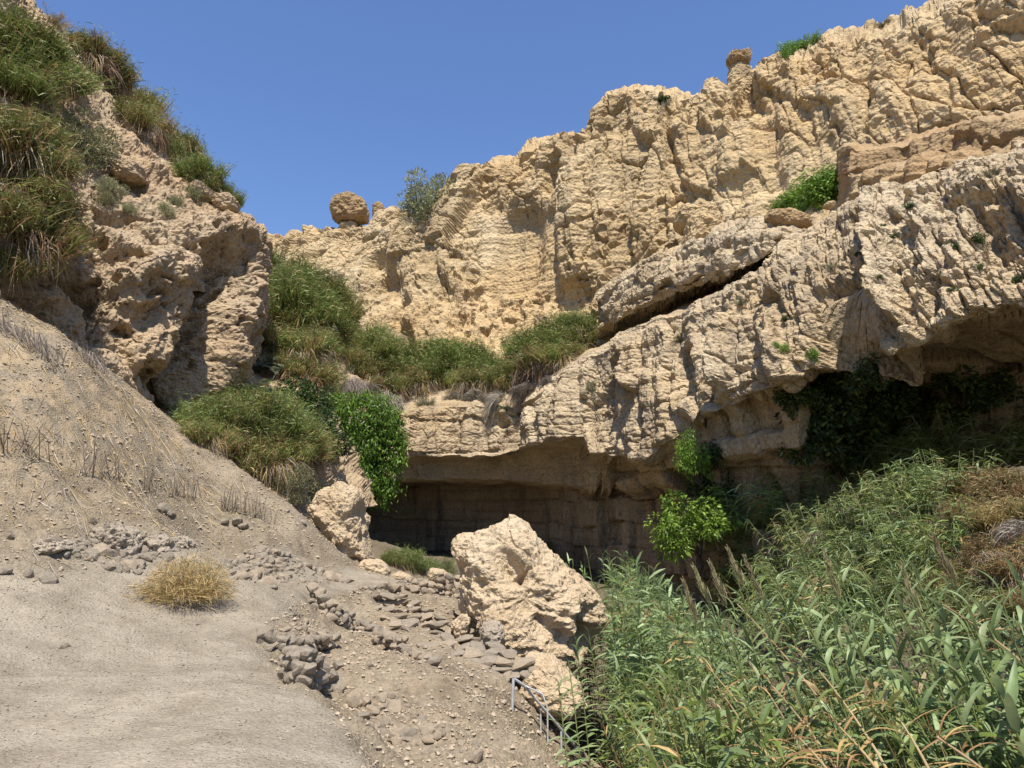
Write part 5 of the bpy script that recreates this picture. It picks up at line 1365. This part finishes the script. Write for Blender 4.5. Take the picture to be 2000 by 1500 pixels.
sp = []
for k in range(760):                     # behind and beside the huge boulder
    t = rng.random(); d = rng.uniform(9.5, 16)
    a = rng.uniform(1105, 1450); ytop = np.interp(a, [1105, 1180, 1260, 1340, 1450], [1085, 1075, 1095, 1160, 1230]) + rng.uniform(0, 190) * (1 if d > 12 else 1.2)
    if a < 1190 and d < 14.6: continue
    tp = P(a, ytop, d); h = rng.uniform(2.2, 3.2); lx_ = rng.normal(-.10, .06)
    sp.append((tp[0] - lx_ * h, d, tp[2] - h, h, lx_, 0))
reed_bed('reed_bed', sp, 'dense stand of blue green reeds behind the huge boulder', BLUEG + BLUEG + GREEN[:1], .05, (.2, .38), 24, .04)
sp = []; sp2 = []
for k in range(1250):
    d = rng.uniform(4.6, 9.8); a = rng.uniform(1090, 2080)
    ytop = np.interp(a, [1090, 1200, 1400, 1700, 2080], [1370, 1330, 1340, 1340, 1360]) + rng.uniform(-.1, 1) * 260
    if a < 1200 and d > 9: continue
    tp = P(a, ytop, d)
    if tp[0] < .75 + .02 * d: continue
    h = rng.uniform(1.4, 2.4); lx_ = rng.normal(-.28, .12)
    (sp if rng.random() > np.interp(ytop, [1300, 1420, 1560], [.04, .15, .5]) else sp2).append((tp[0] - lx_ * h, d, tp[2] - h, h, lx_, 0))
reed_bed('reed_bed', sp2, 'dry straw stalks low in the foreground reed bed', STRAW, 1.0, (.2, .4), 9, .018)
reed_bed('reed_bed', sp, 'tangled green undergrowth of the foreground reed bed', GREEN + BLUEG, .03, (.18, .38), 20, .036)
# right mound: arching reeds and brown thatch
MT = []
for k in range(4):
    vg = Veg()
    for j in range(44):
        az = rng.uniform(0, 6.28); rr = rng.random() ** .5 * .45
        b = np.array([rr * math.cos(az), rr * math.sin(az), -.25]); h = rng.uniform(.7, 1.25); ln = rng.uniform(.15, .7)
        c = cane_curve(b, b + np.array([math.cos(az) * ln * h, math.sin(az) * ln * h, h * (1 - .35 * ln)]), -.5, 6)
        isd = rng.random() < (.04 if k < 3 else .16)
        vg.tube(c, .009, .004, (.26, .27, .12), 3)
        m = 26; t = rng.uniform(.1, 1, m); f = t * 5; i = np.minimum(f.astype(int), 4); bb = c[i] + (c[i + 1] - c[i]) * (f - i)[:, None]
        a2 = az + np.where(np.arange(m) % 2, 1, -1) * rng.uniform(.6, 1.5, m); el = rng.normal(.35, .3, m)
        d = np.c_[np.cos(a2) * np.cos(el), np.sin(a2) * np.cos(el), np.sin(el)]
        vg.blades(bb, d, rng.uniform(.16, .34, m), .026, rng.uniform(.3, .9, m), pick(STRAW if isd else GREEN + BLUEG[:2] + [(.14, .19, .06)], m), 2)
    MT.append(vg.mesh('reeds', M['leaf']))
mound = [(a + R.uniform(-14, 14), b + R.uniform(-14, 14), R.uniform(72, 104)) for (a, b) in
         [(1450, 1040), (1500, 1010), (1560, 1010), (1450, 1110), (1520, 1090), (1600, 1060), (1640, 985), (1700, 950), (1760, 925), (1820, 905), (1680, 1040), (1750, 1010), (1480, 1170), (1560, 1150), (1640, 1130), (1720, 1090), (1800, 985), (1800, 1070), (1860, 900), (1920, 890), (1970, 890), (1850, 960), (1600, 1200), (1700, 1170), (1780, 1150), (1520, 1220), (1660, 1240), (1880, 1190), (1820, 1120), (1940, 1240)]]
many('reed_clump', MT, mound,
     'arching green reed clump covering the mound under the right cliff', 'reeds', 'arching reeds on the right mound', 'reeds', sz=(1, 1, .9), sink=.35)
TB = [tussock_mesh('reeds', [(.17, .17, .06), (.22, .18, .08)], .6, n=1500, hang=.9) for _ in range(2)]
many('reed_clump', TB, [(1900, 960, 60), (1950, 945, 66), (1990, 960, 60), (1920, 1005, 60), (1965, 1010, 60), (1880, 1050, 56), (1930, 1070, 64), (1850, 1110, 50), (1900, 1140, 60), (1980, 1100, 60), (1960, 1170, 56), (1830, 1030, 44)],
     'brown dry reed thatch on the steep end of the right mound', 'reeds', 'brown thatch on the right mound', 'reeds', sz=(1, 1, .8), sink=.4)
many('straw_curtain', HGr, [(1995, 1050, 46), (1985, 1110, 46)], 'pale grey curtain of dead reed stems on the right mound', 'dead reeds', 'dead reed curtains on the right mound', 'hanging_straw', base=False, tiltk=.2, sink=-.3)
many('reed_clump', MT, [(1660, 860, 50), (1740, 840, 46), (1820, 860, 50)], 'tall reed clump reaching up into the shade of the overhang', 'reeds', 'reeds reaching into the overhang shade', 'reeds', sink=.4)
# the mound goes on to the right, under the same reeds
sp = []
for k in range(1300):
    x, y = rng.uniform(4.2, 12.5), rng.uniform(2.5, 13)
    if abs(x / y) < .80: continue
    h = rng.uniform(.7, 1.3); lx_, ly_ = rng.normal(0, .2), rng.normal(0, .2)
    sp.append((x, y, h, lx_, ly_))
zz = ground_h(np.array([(a, b) for a, b, *_ in sp]))[0]
reed_bed('reed_bed', [(a, b, z_ - .15, h, c_, d_) for (a, b, h, c_, d_), z_ in zip(sp, zz)], 'thick green reeds running on over the mound beyond the brown thatch', GREEN + BLUEG, .12, (.2, .4), 18, .04)
many('tamarisk_shrub', FE_O, [(1400, 1220, 40), (1370, 1240, 34)], 'grey feathery shrub in the dark hollow behind the foreground canes', 'shrub', 'grey shrubs in the dark hollow', 'foliage')
